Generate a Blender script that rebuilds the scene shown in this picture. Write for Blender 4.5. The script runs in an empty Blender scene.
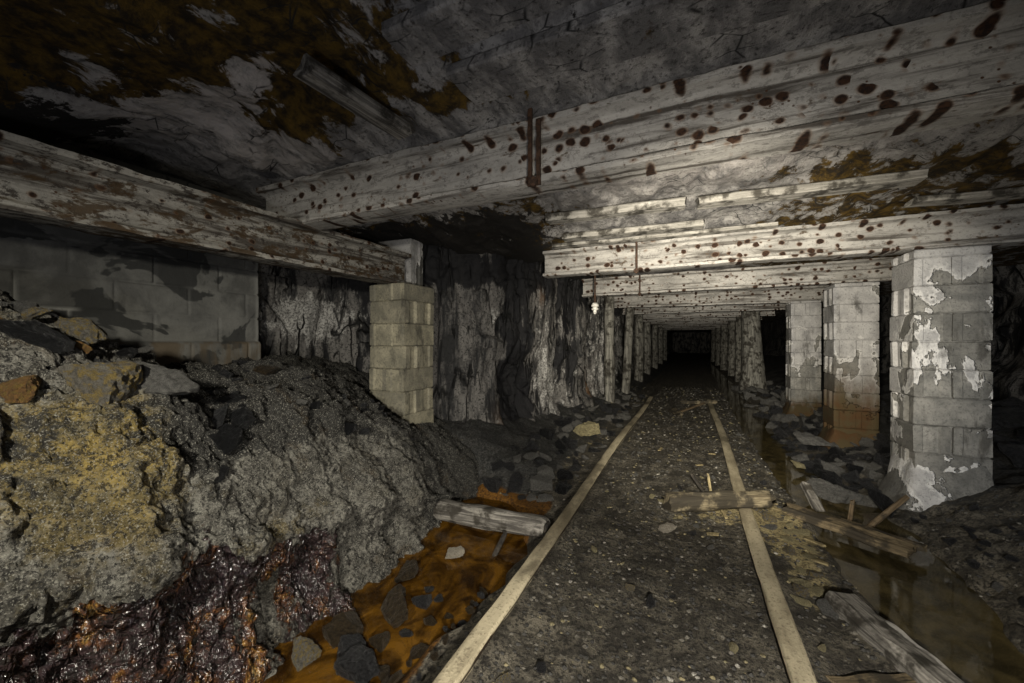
import bpy, bmesh, math, random
import numpy as np
from mathutils.bvhtree import BVHTree
from mathutils import Vector, Matrix

random.seed(7)
RNG = np.random.default_rng(11)
SC = bpy.context.scene
COL = SC.collection
R = math.radians

# ------------------------------------------------------------------ noise
_perm = np.random.default_rng(3).permutation(256)
_perm = np.concatenate([_perm, _perm, _perm])
_g = np.random.default_rng(5).normal(size=(256, 3))
_g /= np.linalg.norm(_g, axis=1)[:, None]


def perlin(x, y, z=0.0):
    x, y, z = np.broadcast_arrays(np.asarray(x, float), np.asarray(y, float), np.asarray(z, float))
    xi, yi, zi = np.floor(x).astype(int), np.floor(y).astype(int), np.floor(z).astype(int)
    xf, yf, zf = x - xi, y - yi, z - zi
    u, v, w = [t * t * t * (t * (t * 6 - 15) + 10) for t in (xf, yf, zf)]
    out = 0
    for dx in (0, 1):
        for dy in (0, 1):
            for dz in (0, 1):
                h = _perm[_perm[_perm[(xi + dx) & 255] + ((yi + dy) & 255)] + ((zi + dz) & 255)]
                g = _g[h]
                d = g[..., 0] * (xf - dx) + g[..., 1] * (yf - dy) + g[..., 2] * (zf - dz)
                out = out + d * (u if dx else 1 - u) * (v if dy else 1 - v) * (w if dz else 1 - w)
    return out * 1.6


def fbm(x, y, z=0.0, o=4, gain=0.5):
    a, s, t = 1.0, 0.0, 0.0
    for i in range(o):
        s = s + a * perlin(x * 2 ** i + 17.3 * i, y * 2 ** i + 5.1 * i, np.asarray(z) * 2 ** i + 9.7 * i)
        t += a
        a *= gain
    return s / t * 1.5


def ridged(x, y, z=0.0, o=4):
    a, s, t = 1.0, 0.0, 0.0
    for i in range(o):
        s = s + a * (1 - np.abs(perlin(x * 2 ** i + 31.3 * i, y * 2 ** i + 3.7 * i, np.asarray(z) * 2 ** i + 1.7 * i)) * 2)
        t += a
        a *= 0.5
    return s / t


_wp = np.random.default_rng(8).random((256, 3))


def worley(x, y, z=0.0):
    """distance to nearest cell point, to the second nearest, and a random value of the cell"""
    x, y, z = np.broadcast_arrays(np.asarray(x, float), np.asarray(y, float), np.asarray(z, float))
    xi, yi, zi = np.floor(x).astype(int), np.floor(y).astype(int), np.floor(z).astype(int)
    f1 = np.full(x.shape, 9.0)
    f2 = np.full(x.shape, 9.0)
    cid = np.zeros(x.shape)
    for dx in (-1, 0, 1):
        for dy in (-1, 0, 1):
            for dz in (-1, 0, 1):
                h = _perm[_perm[_perm[(xi + dx) & 255] + ((yi + dy) & 255)] + ((zi + dz) & 255)]
                p = _wp[h]
                d = np.sqrt((xi + dx + p[..., 0] - x) ** 2 + (yi + dy + p[..., 1] - y) ** 2 + (zi + dz + p[..., 2] - z) ** 2)
                near = d < f1
                f2 = np.where(near, f1, np.minimum(f2, d))
                cid = np.where(near, h / 255.0, cid)
                f1 = np.where(near, d, f1)
    return f1, f2, cid


def sstep(a, b, x):
    t = np.clip((x - a) / (b - a), 0, 1)
    return t * t * (3 - 2 * t)


def blob(x, y, cx, cy, rx, ry):
    return np.exp(-(((x - cx) / rx) ** 2 + ((y - cy) / ry) ** 2))


# ------------------------------------------------------------------ materials
class NT:
    def __init__(self, name):
        self.m = bpy.data.materials.new(name)
        self.m.use_nodes = True
        self.t = self.m.node_tree
        self.t.nodes.clear()
        self.out = self.t.nodes.new('ShaderNodeOutputMaterial')
        self.co = self.t.nodes.new('ShaderNodeTexCoord').outputs['Object']

    def vary(self):
        """shifts the pattern by an amount of the object's own, so that two alike things wear differently"""
        oi = self.n('ObjectInfo')
        v = self.n('VectorMath', operation='MULTIPLY_ADD')
        self.link(oi.outputs['Random'], v.inputs[0])
        v.inputs[1].default_value = (37.0, 0.0, 23.0)
        self.link(self.co, v.inputs[2])
        self.raw = self.co
        self.co = v.outputs[0]
        return self

    def n(self, kind, **kw):
        nd = self.t.nodes.new('ShaderNode' + kind)
        for k, v in kw.items():
            setattr(nd, k, v)
        return nd

    def link(self, a, b):
        self.t.links.new(a, b)

    def put(self, sock, v):
        if hasattr(v, 'is_output'):
            self.link(v, sock)
        elif isinstance(v, (tuple, list)) and len(v) == 3 and sock.type == 'RGBA':
            sock.default_value = (*v, 1)
        else:
            sock.default_value = v

    def scaled(self, s, rot=(0, 0, 0), co=None):
        mp = self.n('Mapping')
        self.link(co or self.co, mp.inputs['Vector'])
        mp.inputs['Scale'].default_value = s if isinstance(s, tuple) else (s, s, s)
        mp.inputs['Rotation'].default_value = rot
        return mp.outputs[0]

    def noise(self, s, detail=6, rough=0.6, dist=0.0, co=None, rot=(0, 0, 0)):
        nd = self.n('TexNoise')
        self.link(self.scaled(s, rot, co), nd.inputs['Vector'])
        nd.inputs['Scale'].default_value = 1
        nd.inputs['Detail'].default_value = detail
        nd.inputs['Roughness'].default_value = rough
        nd.inputs['Distortion'].default_value = dist
        return nd.outputs['Fac']

    def voro(self, s, feature='F1', out='Distance', rand=1.0):
        nd = self.n('TexVoronoi', feature=feature)
        self.link(self.scaled(s), nd.inputs['Vector'])
        nd.inputs['Scale'].default_value = 1
        nd.inputs['Randomness'].default_value = rand
        return nd.outputs[out]

    def math(self, op, a, b=0.0, c=None, clamp=False):
        nd = self.n('Math', operation=op, use_clamp=clamp)
        self.put(nd.inputs[0], a)
        self.put(nd.inputs[1], b)
        if c is not None:
            self.put(nd.inputs[2], c)
        return nd.outputs[0]

    def rng(self, v, a, b, c=0.0, d=1.0):
        nd = self.n('MapRange', interpolation_type='SMOOTHSTEP')
        self.put(nd.inputs['Value'], v)
        nd.inputs['From Min'].default_value = a
        nd.inputs['From Max'].default_value = b
        nd.inputs['To Min'].default_value = c
        nd.inputs['To Max'].default_value = d
        return nd.outputs[0]

    def mix(self, f, a, b, blend='MIX'):
        nd = self.n('Mix', data_type='RGBA', blend_type=blend)
        self.put(nd.inputs[0], f)
        self.put(nd.inputs[6], a)
        self.put(nd.inputs[7], b)
        return nd.outputs[2]

    def ramp(self, v, stops):
        nd = self.n('ValToRGB')
        self.link(v, nd.inputs[0])
        el = nd.color_ramp.elements
        while len(el) < len(stops):
            el.new(0.5)
        for e, (p, c) in zip(el, stops):
            e.position = p
            e.color = (*c, 1)
        return nd.outputs[0]

    def attr(self, name='mask'):
        nd = self.n('Attribute', attribute_name=name)
        sp = self.n('SeparateColor')
        self.link(nd.outputs['Color'], sp.inputs[0])
        return sp.outputs

    def bump(self, h, strength=0.5, dist=0.02, normal=None):
        nd = self.n('Bump')
        self.link(h, nd.inputs['Height'])
        nd.inputs['Strength'].default_value = strength
        nd.inputs['Distance'].default_value = dist
        if normal is not None:
            self.link(normal, nd.inputs['Normal'])
        return nd.outputs[0]

    def surf(self, color, rough=0.8, normal=None, spec=0.3, metal=0.0):
        b = self.n('BsdfPrincipled')
        self.put(b.inputs['Base Color'], color)
        self.put(b.inputs['Roughness'], rough)
        self.put(b.inputs['Specular IOR Level'], spec)
        self.put(b.inputs['Metallic'], metal)
        if normal is not None:
            self.link(normal, b.inputs['Normal'])
        self.link(b.outputs[0], self.out.inputs['Surface'])
        return self.m


def mat_whitewash_steel(name, white=(0.43, 0.415, 0.39), spots=1.0, worn=0.0):
    t = NT(name).vary()
    mid = t.noise((3, 9, 9), 8, 0.65)
    fine = t.noise(55, 6, 0.7)
    base = t.mix(t.rng(mid, 0.35, 0.7), white, tuple(c * 0.62 for c in white))
    base = t.mix(t.rng(fine, 0.5, 0.75, 0, 0.7), base, tuple(c * 0.35 for c in white))
    # grime that gathers in long streaks along the beam
    st = t.noise((1.2, 16, 16), 7, 0.65, 0.5)
    base = t.mix(t.rng(st, 0.49 - worn * 0.06, 0.66 - worn * 0.07, 0, 0.92), base, (0.05, 0.042, 0.035))
    # flaking: dark pits close together
    fl = t.noise((16, 26, 26), 7, 0.75)
    base = t.mix(t.rng(fl, 0.54 - worn * .03, 0.60, 0, 0.45 + .45 * worn), base, (0.035, 0.028, 0.024))
    # ochre crust patches
    oc = t.noise((5, 10, 10), 8, 0.7, 0.4, rot=(0, 0, 0.5))
    base = t.mix(t.rng(oc, 0.60 - worn * 0.10, 0.68 - worn * 0.10, 0, 0.9), base, t.mix(fine, (0.02, 0.012, 0.007), (0.085, 0.052, 0.022)))
    # round rust spots: one per cell, each cell with its own radius
    nd = t.n('TexVoronoi', feature='F1')
    wob = t.n('TexNoise')
    t.link(t.scaled(14), wob.inputs['Vector'])
    wob.inputs['Scale'].default_value = 1
    wv = t.n('VectorMath', operation='MULTIPLY_ADD')
    t.link(wob.outputs['Color'], wv.inputs[0])
    wv.inputs[1].default_value = (0.5, 0.5, 0.5)
    t.link(t.scaled((16, 2.6, 19)), wv.inputs[2])
    t.link(wv.outputs[0], nd.inputs['Vector'])
    nd.inputs['Scale'].default_value = 1
    sc = t.n('SeparateColor')
    t.link(nd.outputs['Color'], sc.inputs[0])
    rad = t.rng(sc.outputs[0], 0.15, 1.0, 0.02, 0.42 * spots)
    d = t.math('SUBTRACT', nd.outputs['Distance'], rad)
    spot = t.rng(d, -0.09, 0.05, 1, 0)
    spot = t.math('MULTIPLY', spot, t.rng(t.noise(2.6, 3), 0.24, 0.34))
    halo = t.math('MULTIPLY', t.rng(d, -0.02, 0.16, .45, 0), t.rng(t.noise(2.6, 3), 0.24, 0.34))
    base = t.mix(halo, base, (0.16, 0.085, 0.04))
    tiny = t.rng(t.voro((30, 10, 34)), .10, .2, 1, 0)
    tiny = t.math('MULTIPLY', tiny, t.rng(t.noise(4, 4), .5, .6))
    base = t.mix(tiny, base, (0.06, 0.03, 0.016))
    base = t.mix(spot, base, t.mix(t.rng(fine, .4, .6), (0.016, 0.010, 0.008), (0.045, 0.022, 0.012)))
    h = t.math('ADD', t.math('MULTIPLY', fine, 0.6), t.math('MULTIPLY', spot, 0.5))
    h = t.math('ADD', h, t.math('MULTIPLY', st, -0.8))
    return t.surf(base, 0.85, t.bump(h, 0.7, 0.012), 0.2)


def mat_ceiling():
    t = NT('limewashed_roof_rock')
    m = t.attr()
    fine = t.noise(40, 8, 0.72)
    mid = t.noise((7, 4, 7), 9, 0.68, 0.3)
    streak = t.noise((11, 6, 11), 9, 0.74, 0.2)
    col = t.mix(t.rng(mid, 0.36, 0.6), (0.40, 0.385, 0.37), (0.15, 0.145, 0.145))
    col = t.mix(t.rng(fine, 0.5, 0.68), col, (0.05, 0.047, 0.045))
    w = t.math('MULTIPLY', m[1], t.rng(streak, 0.62, 0.44))
    col = t.mix(w, col, (0.60, 0.555, 0.53))
    e = t.math('ADD', m[0], t.math('MULTIPLY', t.math('SUBTRACT', mid, 0.5), 2.4))
    col = t.mix(t.rng(e, 0.38, 0.52), col, t.mix(t.rng(t.noise(14, 6, .7), 0.35, 0.62), (0.14, 0.085, 0.016), (0.025, 0.018, 0.010)))
    k = t.math('ADD', m[2], t.math('MULTIPLY', t.math('SUBTRACT', streak, 0.5), 2.6))
    col = t.mix(t.rng(k, 0.40, 0.5), col, t.mix(fine, (0.012, 0.012, 0.012), (0.04, 0.035, 0.03)))
    crack = t.rng(t.voro((4.5, 9, 4), 'DISTANCE_TO_EDGE'), 0.0, 0.035, 1, 0)
    crack = t.math('MULTIPLY', crack, t.rng(t.noise(3, 3), .5, .6))
    col = t.mix(crack, col, (0.02, 0.02, 0.02))
    h = t.math('ADD', t.math('MULTIPLY', fine, 0.5), t.math('MULTIPLY', mid, 1.4))
    return t.surf(col, 0.85, t.bump(h, 0.9, 0.03), 0.25)


def mat_bank():
    t = NT('crusted_earth_bank')
    m = t.attr()
    fine = t.noise(75, 8, 0.8)
    grit = t.noise(160, 4, 0.7)
    mid = t.noise(11, 9, 0.75, 0.2)
    big = t.noise(3.2, 6, 0.65, 0.4)
    col = t.mix(t.rng(mid, 0.36, 0.62), (0.40, 0.385, 0.335), (0.115, 0.108, 0.092))
    col = t.mix(t.rng(big, 0.52, 0.66, 0, .6), col, (0.15, 0.135, 0.10))
    # sulphur-yellow crust
    y = t.math('ADD', m[0], t.math('MULTIPLY', t.math('SUBTRACT', mid, 0.5), 1.6))
    ycol = t.mix(t.rng(mid, 0.38, 0.60), (0.62, 0.45, 0.12), (0.22, 0.17, 0.06))
    ycol = t.mix(t.rng(t.noise(5, 7, .7), .42, .6), ycol, (0.24, 0.205, 0.115))
    col = t.mix(t.rng(y, 0.34, 0.72, 0, .9), col, ycol)
    # dark rock
    k = t.math('ADD', m[1], t.math('MULTIPLY', t.math('SUBTRACT', mid, 0.5), 1.9))
    col = t.mix(t.rng(k, 0.38, 0.56, 0, .93), col, t.mix(t.rng(fine, .4, .6), (0.020, 0.021, 0.022), (0.10, 0.095, 0.082)))
    # brown earthy stain
    col = t.mix(t.math('MULTIPLY', t.rng(t.noise(4.2, 7, .68, .3), .56, .66), .75), col, (0.085, 0.058, 0.028))
    # wet rusty seep under the crust
    wv = t.noise((8, 9, 3.5), 9, 0.72, 0.4)
    w = t.math('ADD', m[2], t.math('MULTIPLY', t.math('SUBTRACT', wv, 0.5), 1.9))
    wet = t.rng(w, 0.44, 0.55)
    wc = t.ramp(t.noise((6, 7, 4), 8, 0.72, .4), [(0.36, (0.020, 0.015, 0.020)), (0.52, (0.042, 0.026, 0.026)), (0.58, (0.12, 0.050, 0.020)), (0.63, (0.24, 0.13, 0.03)), (0.69, (0.26, 0.23, 0.13))])
    col = t.mix(wet, col, wc)
    # grit: dark pits and pale crystals
    g2 = t.noise(38, 6, .8)
    col = t.mix(t.rng(g2, 0.50, 0.58, 0, .85), col, (0.022, 0.020, 0.018))
    col = t.mix(t.rng(fine, 0.51, 0.58, 0, .9), col, (0.016, 0.015, 0.014))
    col = t.mix(t.rng(grit, 0.55, 0.64, 0, .8), col, t.mix(wet, (0.62, 0.60, 0.52), (0.03, 0.022, 0.02)))
    rough = t.math('SUBTRACT', 0.92, t.math('MULTIPLY', wet, 0.70))
    h = t.math('ADD', t.math('MULTIPLY', fine, -1.2), t.math('MULTIPLY', grit, 0.5))
    h = t.math('ADD', h, t.math('MULTIPLY', mid, -1.0))
    slick = t.math('MULTIPLY', t.noise((26, 26, 16), 3, .5, .4), 2.2)
    h = t.math('ADD', t.math('MULTIPLY', h, t.math('SUBTRACT', 1.0, wet)), t.math('MULTIPLY', slick, wet))
    return t.surf(col, rough, t.bump(h, 1.0, 0.04), t.math('ADD', 0.35, t.math('MULTIPLY', wet, 0.5)))


def mat_floor():
    t = NT('muddy_mine_floor')
    m = t.attr()
    fine = t.noise(60, 8, 0.75)
    mid = t.noise(6, 8, 0.68, 0.4)
    col = t.mix(t.rng(mid, 0.36, 0.62), (0.21, 0.188, 0.145), (0.070, 0.063, 0.051))
    col = t.mix(t.rng(t.noise(24, 7, .8), 0.50, 0.58, 0, .8), col, (0.03, 0.027, 0.023))
    col = t.mix(t.rng(fine, 0.49, 0.58, 0, .9), col, (0.020, 0.018, 0.016))
    pale = t.rng(t.noise(42, 7, .75), 0.57, 0.67, 0, .7)
    col = t.mix(pale, col, (0.30, 0.28, 0.23))
    ye = t.math('ADD', m[0], t.math('MULTIPLY', t.math('SUBTRACT', t.noise(11, 7, .7), 0.5), 2.2))
    col = t.mix(t.rng(ye, 0.48, 0.7, 0, .9), col, t.mix(t.rng(fine, .42, .62), (0.56, 0.47, 0.25), (0.13, 0.10, 0.055)))
    bl = t.math('ADD', m[1], t.math('MULTIPLY', t.math('SUBTRACT', mid, 0.5), 1.4))
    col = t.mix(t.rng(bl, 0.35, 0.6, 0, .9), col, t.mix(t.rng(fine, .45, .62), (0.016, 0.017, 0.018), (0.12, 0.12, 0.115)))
    orr = t.math('ADD', m[2], t.math('MULTIPLY', t.math('SUBTRACT', mid, 0.5), 0.8))
    wet = t.rng(orr, 0.4, 0.6)
    col = t.mix(wet, col, t.mix(t.rng(fine, .42, .6), (0.22, 0.10, 0.014), (0.05, 0.022, 0.006)))
    h = t.math('ADD', fine, t.math('MULTIPLY', mid, 0.8))
    return t.surf(col, t.rng(mid, .4, .6, .75, .55), t.bump(h, 0.9, 0.022), 0.3)


def mat_rib():
    t = NT('fractured_coal_rib')
    m = t.attr()
    fine = t.noise(45, 8, 0.72)
    ver = t.noise((7, 7, 1.4), 8, 0.66, 0.3)
    col = t.mix(t.rng(ver, 0.42, 0.6), (0.20, 0.19, 0.178), (0.026, 0.026, 0.027))
    col = t.mix(t.rng(fine, 0.49, 0.63), col, (0.014, 0.014, 0.014))
    mm = t.noise((12, 12, 5), 8, .7)
    w = t.math('ADD', m[0], t.math('MULTIPLY', t.math('SUBTRACT', mm, 0.5), 2.4))
    col = t.mix(t.rng(w, 0.45, 0.72, 0, .85), col, t.mix(t.rng(fine, .42, .6), (0.60, 0.59, 0.56), (0.13, 0.125, 0.12)))
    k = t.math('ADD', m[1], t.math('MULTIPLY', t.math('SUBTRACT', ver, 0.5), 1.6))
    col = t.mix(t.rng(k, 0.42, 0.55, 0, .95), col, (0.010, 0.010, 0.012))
    col = t.mix(t.math('MULTIPLY', m[2], t.rng(ver, 0.35, 0.55)), col, (0.13, 0.06, 0.015))
    vc = t.rng(t.voro((5.5, 5.5, 0.8), 'DISTANCE_TO_EDGE'), 0.0, 0.05, 1, 0)
    vc = t.math('MULTIPLY', vc, t.rng(t.noise(2.5, 2), .45, .55))
    col = t.mix(vc, col, (0.006, 0.006, 0.006))
    h = t.math('ADD', t.math('MULTIPLY', ver, 1.5), t.math('MULTIPLY', fine, 0.6))
    h = t.math('SUBTRACT', h, vc)
    return t.surf(col, 0.62, t.bump(h, 0.9, 0.03), 0.35)


def mat_block(name, plaster=0.5, stain=0.0, tone=1.0, climb=0.0, tint=(1, 1, 1)):
    t = NT(name).vary()
    fine = t.noise(60, 7, 0.7)
    mid = t.noise(6, 7, 0.65, 0.3)
    con = t.mix(t.rng(mid, 0.36, 0.64), tuple(c * tone * k for c, k in zip((0.33, 0.32, 0.295), tint)), tuple(c * tone * k for c, k in zip((0.18, 0.178, 0.168), tint)))
    con = t.mix(t.rng(fine, 0.48, 0.7, 0, .7), con, (0.06, 0.06, 0.055))
    sx = t.n('SeparateXYZ')
    t.link(t.raw, sx.inputs[0])
    pn = t.math('SUBTRACT', t.noise((2.3, 2.3, 1.8), 6, 0.6, 0.3), t.math('MULTIPLY', t.math('SUBTRACT', sx.outputs[2], 1.0), climb))
    th = 0.5 - plaster * 0.2
    pl = t.rng(pn, th, th + .015, 0, 1)
    pl = t.math('SUBTRACT', 1.0, pl)
    geo = t.n('NewGeometry')
    con = t.mix(t.rng(geo.outputs['Random Per Island'], 0, 1, 0.0, .42), con, (0.09 * tone, 0.088 * tone, 0.08 * tone))
    pcol = t.mix(t.rng(t.noise(7, 6, .65), 0.35, 0.7), (0.47, 0.462, 0.455), (0.30, 0.295, 0.295))
    pcol = t.mix(t.rng(fine, .52, .68, 0, .7), pcol, (0.1, 0.1, 0.1))
    edge = t.rng(pn, th - .035, th, 0, 1)
    pcol = t.mix(edge, pcol, (0.60, 0.59, 0.575))
    col = t.mix(pl, con, pcol)
    dirt = t.rng(t.noise((5, 5, 2), 7, .7, .3), .53, .68, 0, .8)
    col = t.mix(dirt, col, (0.05, 0.047, 0.042))
    if stain:
        sp = t.n('SeparateXYZ')
        t.link(t.raw, sp.inputs[0])
        z = t.math('ADD', sp.outputs[2], t.math('MULTIPLY', t.math('SUBTRACT', t.noise((6, 6, 1.5), 5), 0.5), 0.7))
        f = t.rng(z, 0.30 * stain, 0.95 * stain, 1, 0)
        col = t.mix(f, col, t.mix(t.rng(mid, .35, .6), (0.080, 0.042, 0.017), (0.075, 0.056, 0.027)))
    h = t.math('ADD', t.math('MULTIPLY', fine, 0.5), t.math('MULTIPLY', pl, 1.0))
    return t.surf(col, 0.85, t.bump(h, 1.0, 0.02), 0.25)


def mat_blockwall():
    t = NT('rendered_block_wall')
    m = t.attr()
    fine = t.noise(50, 6, 0.7)
    mid = t.noise(3.5, 6, 0.6, 0.4)
    col = t.mix(t.rng(mid, 0.38, 0.62), (0.20, 0.20, 0.188), (0.11, 0.11, 0.105))
    damp = t.rng(t.noise((2.2, 2.2, 3.0), 4, 0.55, 0.8), 0.50, 0.53)
    col = t.mix(damp, col, (0.055, 0.056, 0.055))
    col = t.mix(t.math('MULTIPLY', m[0], t.rng(mid, .3, .6, .5, 1)), col, (0.34, 0.34, 0.32))
    col = t.mix(t.rng(fine, .55, .75, 0, .5), col, (0.06, 0.06, 0.06))
    col = t.mix(t.math('MULTIPLY', m[1], t.rng(t.noise((9, 9, 1.5), 6), .4, .6)), col, (0.14, 0.11, 0.075))
    return t.surf(col, 0.85, t.bump(t.math('ADD', fine, mid), 0.4, 0.01), 0.2)


def mat_wood(name, a, b, dirt=(0.03, 0.026, 0.02), amount=0.5, rough=0.8, grain=(2.5, 34, 34), edge=None):
    t = NT(name)
    g = t.noise(grain, 8, 0.7, 0.6)
    mid = t.noise(8, 6, 0.65)
    fine = t.noise(70, 5, .7)
    col = t.mix(t.rng(g, 0.36, 0.62), a, b)
    col = t.mix(t.rng(mid, 0.60 - amount * 0.2, 0.75 - amount * 0.2, 0, 0.9), col, dirt)
    if edge:
        sx = t.n('SeparateXYZ')
        t.link(t.co, sx.inputs[0])
        e = t.math('ADD', sx.outputs[1], t.math('MULTIPLY', t.math('SUBTRACT', mid, .5), .12))
        col = t.mix(t.rng(e, edge, edge + .012), col, (0.52, 0.50, 0.46))
    col = t.mix(t.rng(fine, .55, .72, 0, .6), col, dirt)
    return t.surf(col, rough, t.bump(t.math('ADD', g, t.math('MULTIPLY', mid, .5)), 0.9, 0.012), 0.25)


def mat_rail():
    t = NT('dust_caked_rail_steel')
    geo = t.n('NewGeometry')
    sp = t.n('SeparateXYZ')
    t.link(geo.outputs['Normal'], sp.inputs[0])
    mid = t.noise((7, 1.6, 7), 7, 0.65)
    fine = t.noise(70, 6, .7)
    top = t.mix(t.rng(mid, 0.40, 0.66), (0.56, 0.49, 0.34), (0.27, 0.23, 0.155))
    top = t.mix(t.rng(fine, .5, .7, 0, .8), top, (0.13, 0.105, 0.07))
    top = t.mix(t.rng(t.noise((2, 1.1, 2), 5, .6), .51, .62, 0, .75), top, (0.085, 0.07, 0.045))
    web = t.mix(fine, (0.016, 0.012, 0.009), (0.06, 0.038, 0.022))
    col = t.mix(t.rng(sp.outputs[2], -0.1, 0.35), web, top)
    return t.surf(col, 0.7, t.bump(t.math('ADD', fine, mid), 0.6, 0.006), 0.3)


def mat_rust(name, a=(0.025, 0.015, 0.010), b=(0.075, 0.040, 0.024)):
    t = NT(name)
    n = t.noise(45, 7, .7)
    return t.surf(t.mix(t.rng(n, .35, .65), a, b), 0.8, t.bump(n, .7, .006), 0.3)


def mat_stone(name, a, b, speck=None, rough=0.7, crust=None):
    t = NT(name).vary()
    n = t.noise(14, 8, .7)
    f = t.noise(80, 6, .7)
    col = t.mix(t.rng(n, .36, .64), a, b)
    col = t.mix(t.rng(f, .5, .68), col, tuple(c * .35 for c in b))
    if crust:
        col = t.mix(t.rng(t.noise(9, 7, .65, .3), .46, .6), col, t.mix(t.rng(f, .4, .6), crust, tuple(c * .4 for c in crust)))
    if speck:
        col = t.mix(t.rng(t.noise(110, 3, .6), .62, .7, 0, .9), col, speck)
    return t.surf(col, rough, t.bump(t.math('ADD', f, t.math('MULTIPLY', n, 1.6)), 1.0, .03), 0.5)


def mat_plain(name, color, rough=0.5, spec=.4):
    t = NT(name)
    n = t.noise(40, 5, .6)
    return t.surf(t.mix(t.rng(n, .4, .65), color, tuple(c * .55 for c in color)), rough, t.bump(n, .3, .004), spec)


def mat_water(name, tint, body, opac, scale):
    """shallow standing water: a body that clouds it, tinted clarity and a mirror sheen"""
    t = NT(name)
    rip = t.noise(scale, 3, .5)
    nrm = t.bump(rip, 0.06, 0.02)
    dif = t.n('BsdfDiffuse')
    sw = t.noise((6, 4.5, 1), 8, .68, .8)
    t.link(t.mix(t.rng(sw, .38, .66), body[0], body[1]), dif.inputs['Color'])
    tr = t.n('BsdfTransparent')
    tr.inputs['Color'].default_value = (*tint, 1)
    mx = t.n('MixShader')
    t.link(t.rng(sw, .35, .68, opac[0], opac[1]), mx.inputs[0])
    t.link(tr.outputs[0], mx.inputs[1])
    t.link(dif.outputs[0], mx.inputs[2])
    gl = t.n('BsdfGlossy')
    gl.inputs['Roughness'].default_value = 0.04
    t.link(nrm, gl.inputs['Normal'])
    fr = t.n('Fresnel')
    fr.inputs['IOR'].default_value = 1.33
    t.link(nrm, fr.inputs['Normal'])
    m2 = t.n('MixShader')
    t.link(fr.outputs[0], m2.inputs[0])
    t.link(mx.outputs[0], m2.inputs[1])
    t.link(gl.outputs[0], m2.inputs[2])
    t.link(m2.outputs[0], t.out.inputs['Surface'])
    return t.m


M = {
    'beam': mat_whitewash_steel('whitewashed_rusty_steel'),
    'girder': mat_whitewash_steel('stained_whitewashed_steel', (0.36, 0.345, 0.31), 0.7, 1.0),
    'roof': mat_ceiling(), 'bank': mat_bank(), 'floor': mat_floor(), 'rib': mat_rib(),
    'pillar_a': mat_block('peeling_plastered_block', -.1, 0, .85, .12),
    'pillar_b': mat_block('rust_stained_block', 0.1, 1.15, 1, .16),
    'pillar_c': mat_block('limewashed_block', 0.1, 0.35, 1.1, .1),
    'pillar_l': mat_block('dusty_yellow_block', 1.2, 0, 1.12, 0, (1.12, 1.06, .84)),
    'wall': mat_blockwall(),
    'rail': mat_rail(),
    'log': mat_wood('rotten_pale_log', (0.32, 0.27, 0.175), (0.09, 0.072, 0.045), amount=.95),
    'plank': mat_wood('weathered_brown_plank', (0.27, 0.21, 0.125), (0.085, 0.066, 0.04), amount=.8),
    'timber': mat_wood('weathered_grey_timber', (0.34, 0.32, 0.285), (0.07, 0.064, 0.058), amount=.5),
    'baulk': mat_wood('white_edged_timber', (0.42, 0.395, 0.35), (0.085, 0.078, 0.07), amount=.5, edge=.042),
    'board': mat_wood('limewashed_board', (0.46, 0.44, 0.40), (0.20, 0.19, 0.17), amount=.6),
    'slab': mat_block('dark_roof_slab', .1, 0, .62),
    'post': mat_wood('limewashed_prop', (0.34, 0.33, 0.29), (0.10, 0.095, 0.085), amount=.7, grain=(20, 20, 2)),
    'stick': mat_wood('brown_stick', (0.24, 0.18, 0.11), (0.10, 0.07, 0.04), amount=.3),
    'chip': mat_wood('yellow_wood_splinter', (0.40, 0.33, 0.18), (0.20, 0.16, 0.085), amount=.5),
    'rust': mat_rust('flaking_rust'),
    'darkiron': mat_rust('black_iron', (0.012, 0.011, 0.010), (0.05, 0.042, 0.034)),
    'porcelain': mat_plain('dirty_white_porcelain', (0.75, 0.73, 0.68), .3),
    'shale': mat_stone('dark_shale', (0.062, 0.063, 0.066), (0.018, 0.018, 0.020), (0.24, 0.24, 0.24), .33),
    'coal': mat_stone('black_coal', (0.020, 0.021, 0.023), (0.010, 0.010, 0.011), (0.10, 0.10, 0.10), .35),
    'grey': mat_stone('grey_stone', (0.20, 0.195, 0.18), (0.09, 0.087, 0.08), (0.4, 0.39, 0.36), .8),
    'crusted': mat_stone('yellow_crusted_stone', (0.24, 0.225, 0.19), (0.09, 0.08, 0.065), (0.4, 0.38, .3), .85, (0.36, 0.26, 0.07)),
    'ochre': mat_stone('ochre_stone', (0.30, 0.15, 0.03), (0.12, 0.055, 0.015), None, .7, (0.30, 0.19, 0.03)),
    'pale': mat_stone('pale_sulphur_stone', (0.50, 0.44, 0.24), (0.26, 0.22, 0.12), (0.6, .58, .45), .8),
    'white': mat_stone('chalky_white_stone', (0.62, 0.57, 0.48), (0.40, 0.35, 0.27), None, .8),
    'rusty': mat_stone('rust_coated_stone', (0.085, 0.062, 0.036), (0.022, 0.018, 0.014), (0.3, 0.24, .14), .30),
    'orange_water': mat_water('orange_iron_water', (0.62, 0.30, 0.05), ((0.20, 0.094, 0.012), (0.065, 0.030, 0.006)), (0.65, 0.25), (5, 5, 1)),
    'brown_water': mat_water('brown_ditch_water', (0.50, 0.44, 0.26), ((0.16, 0.125, 0.055), (0.085, 0.07, 0.036)), (0.6, 0.35), (4, 4, 1)),
}


# ------------------------------------------------------------------ object helpers
def setp(o, label=None, cat=None, group=None, kind=None):
    if label: o['label'] = label
    if cat: o['category'] = cat
    if group: o['group'] = group
    if kind or cat: o['kind'] = kind or 'thing'
    return o


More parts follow.
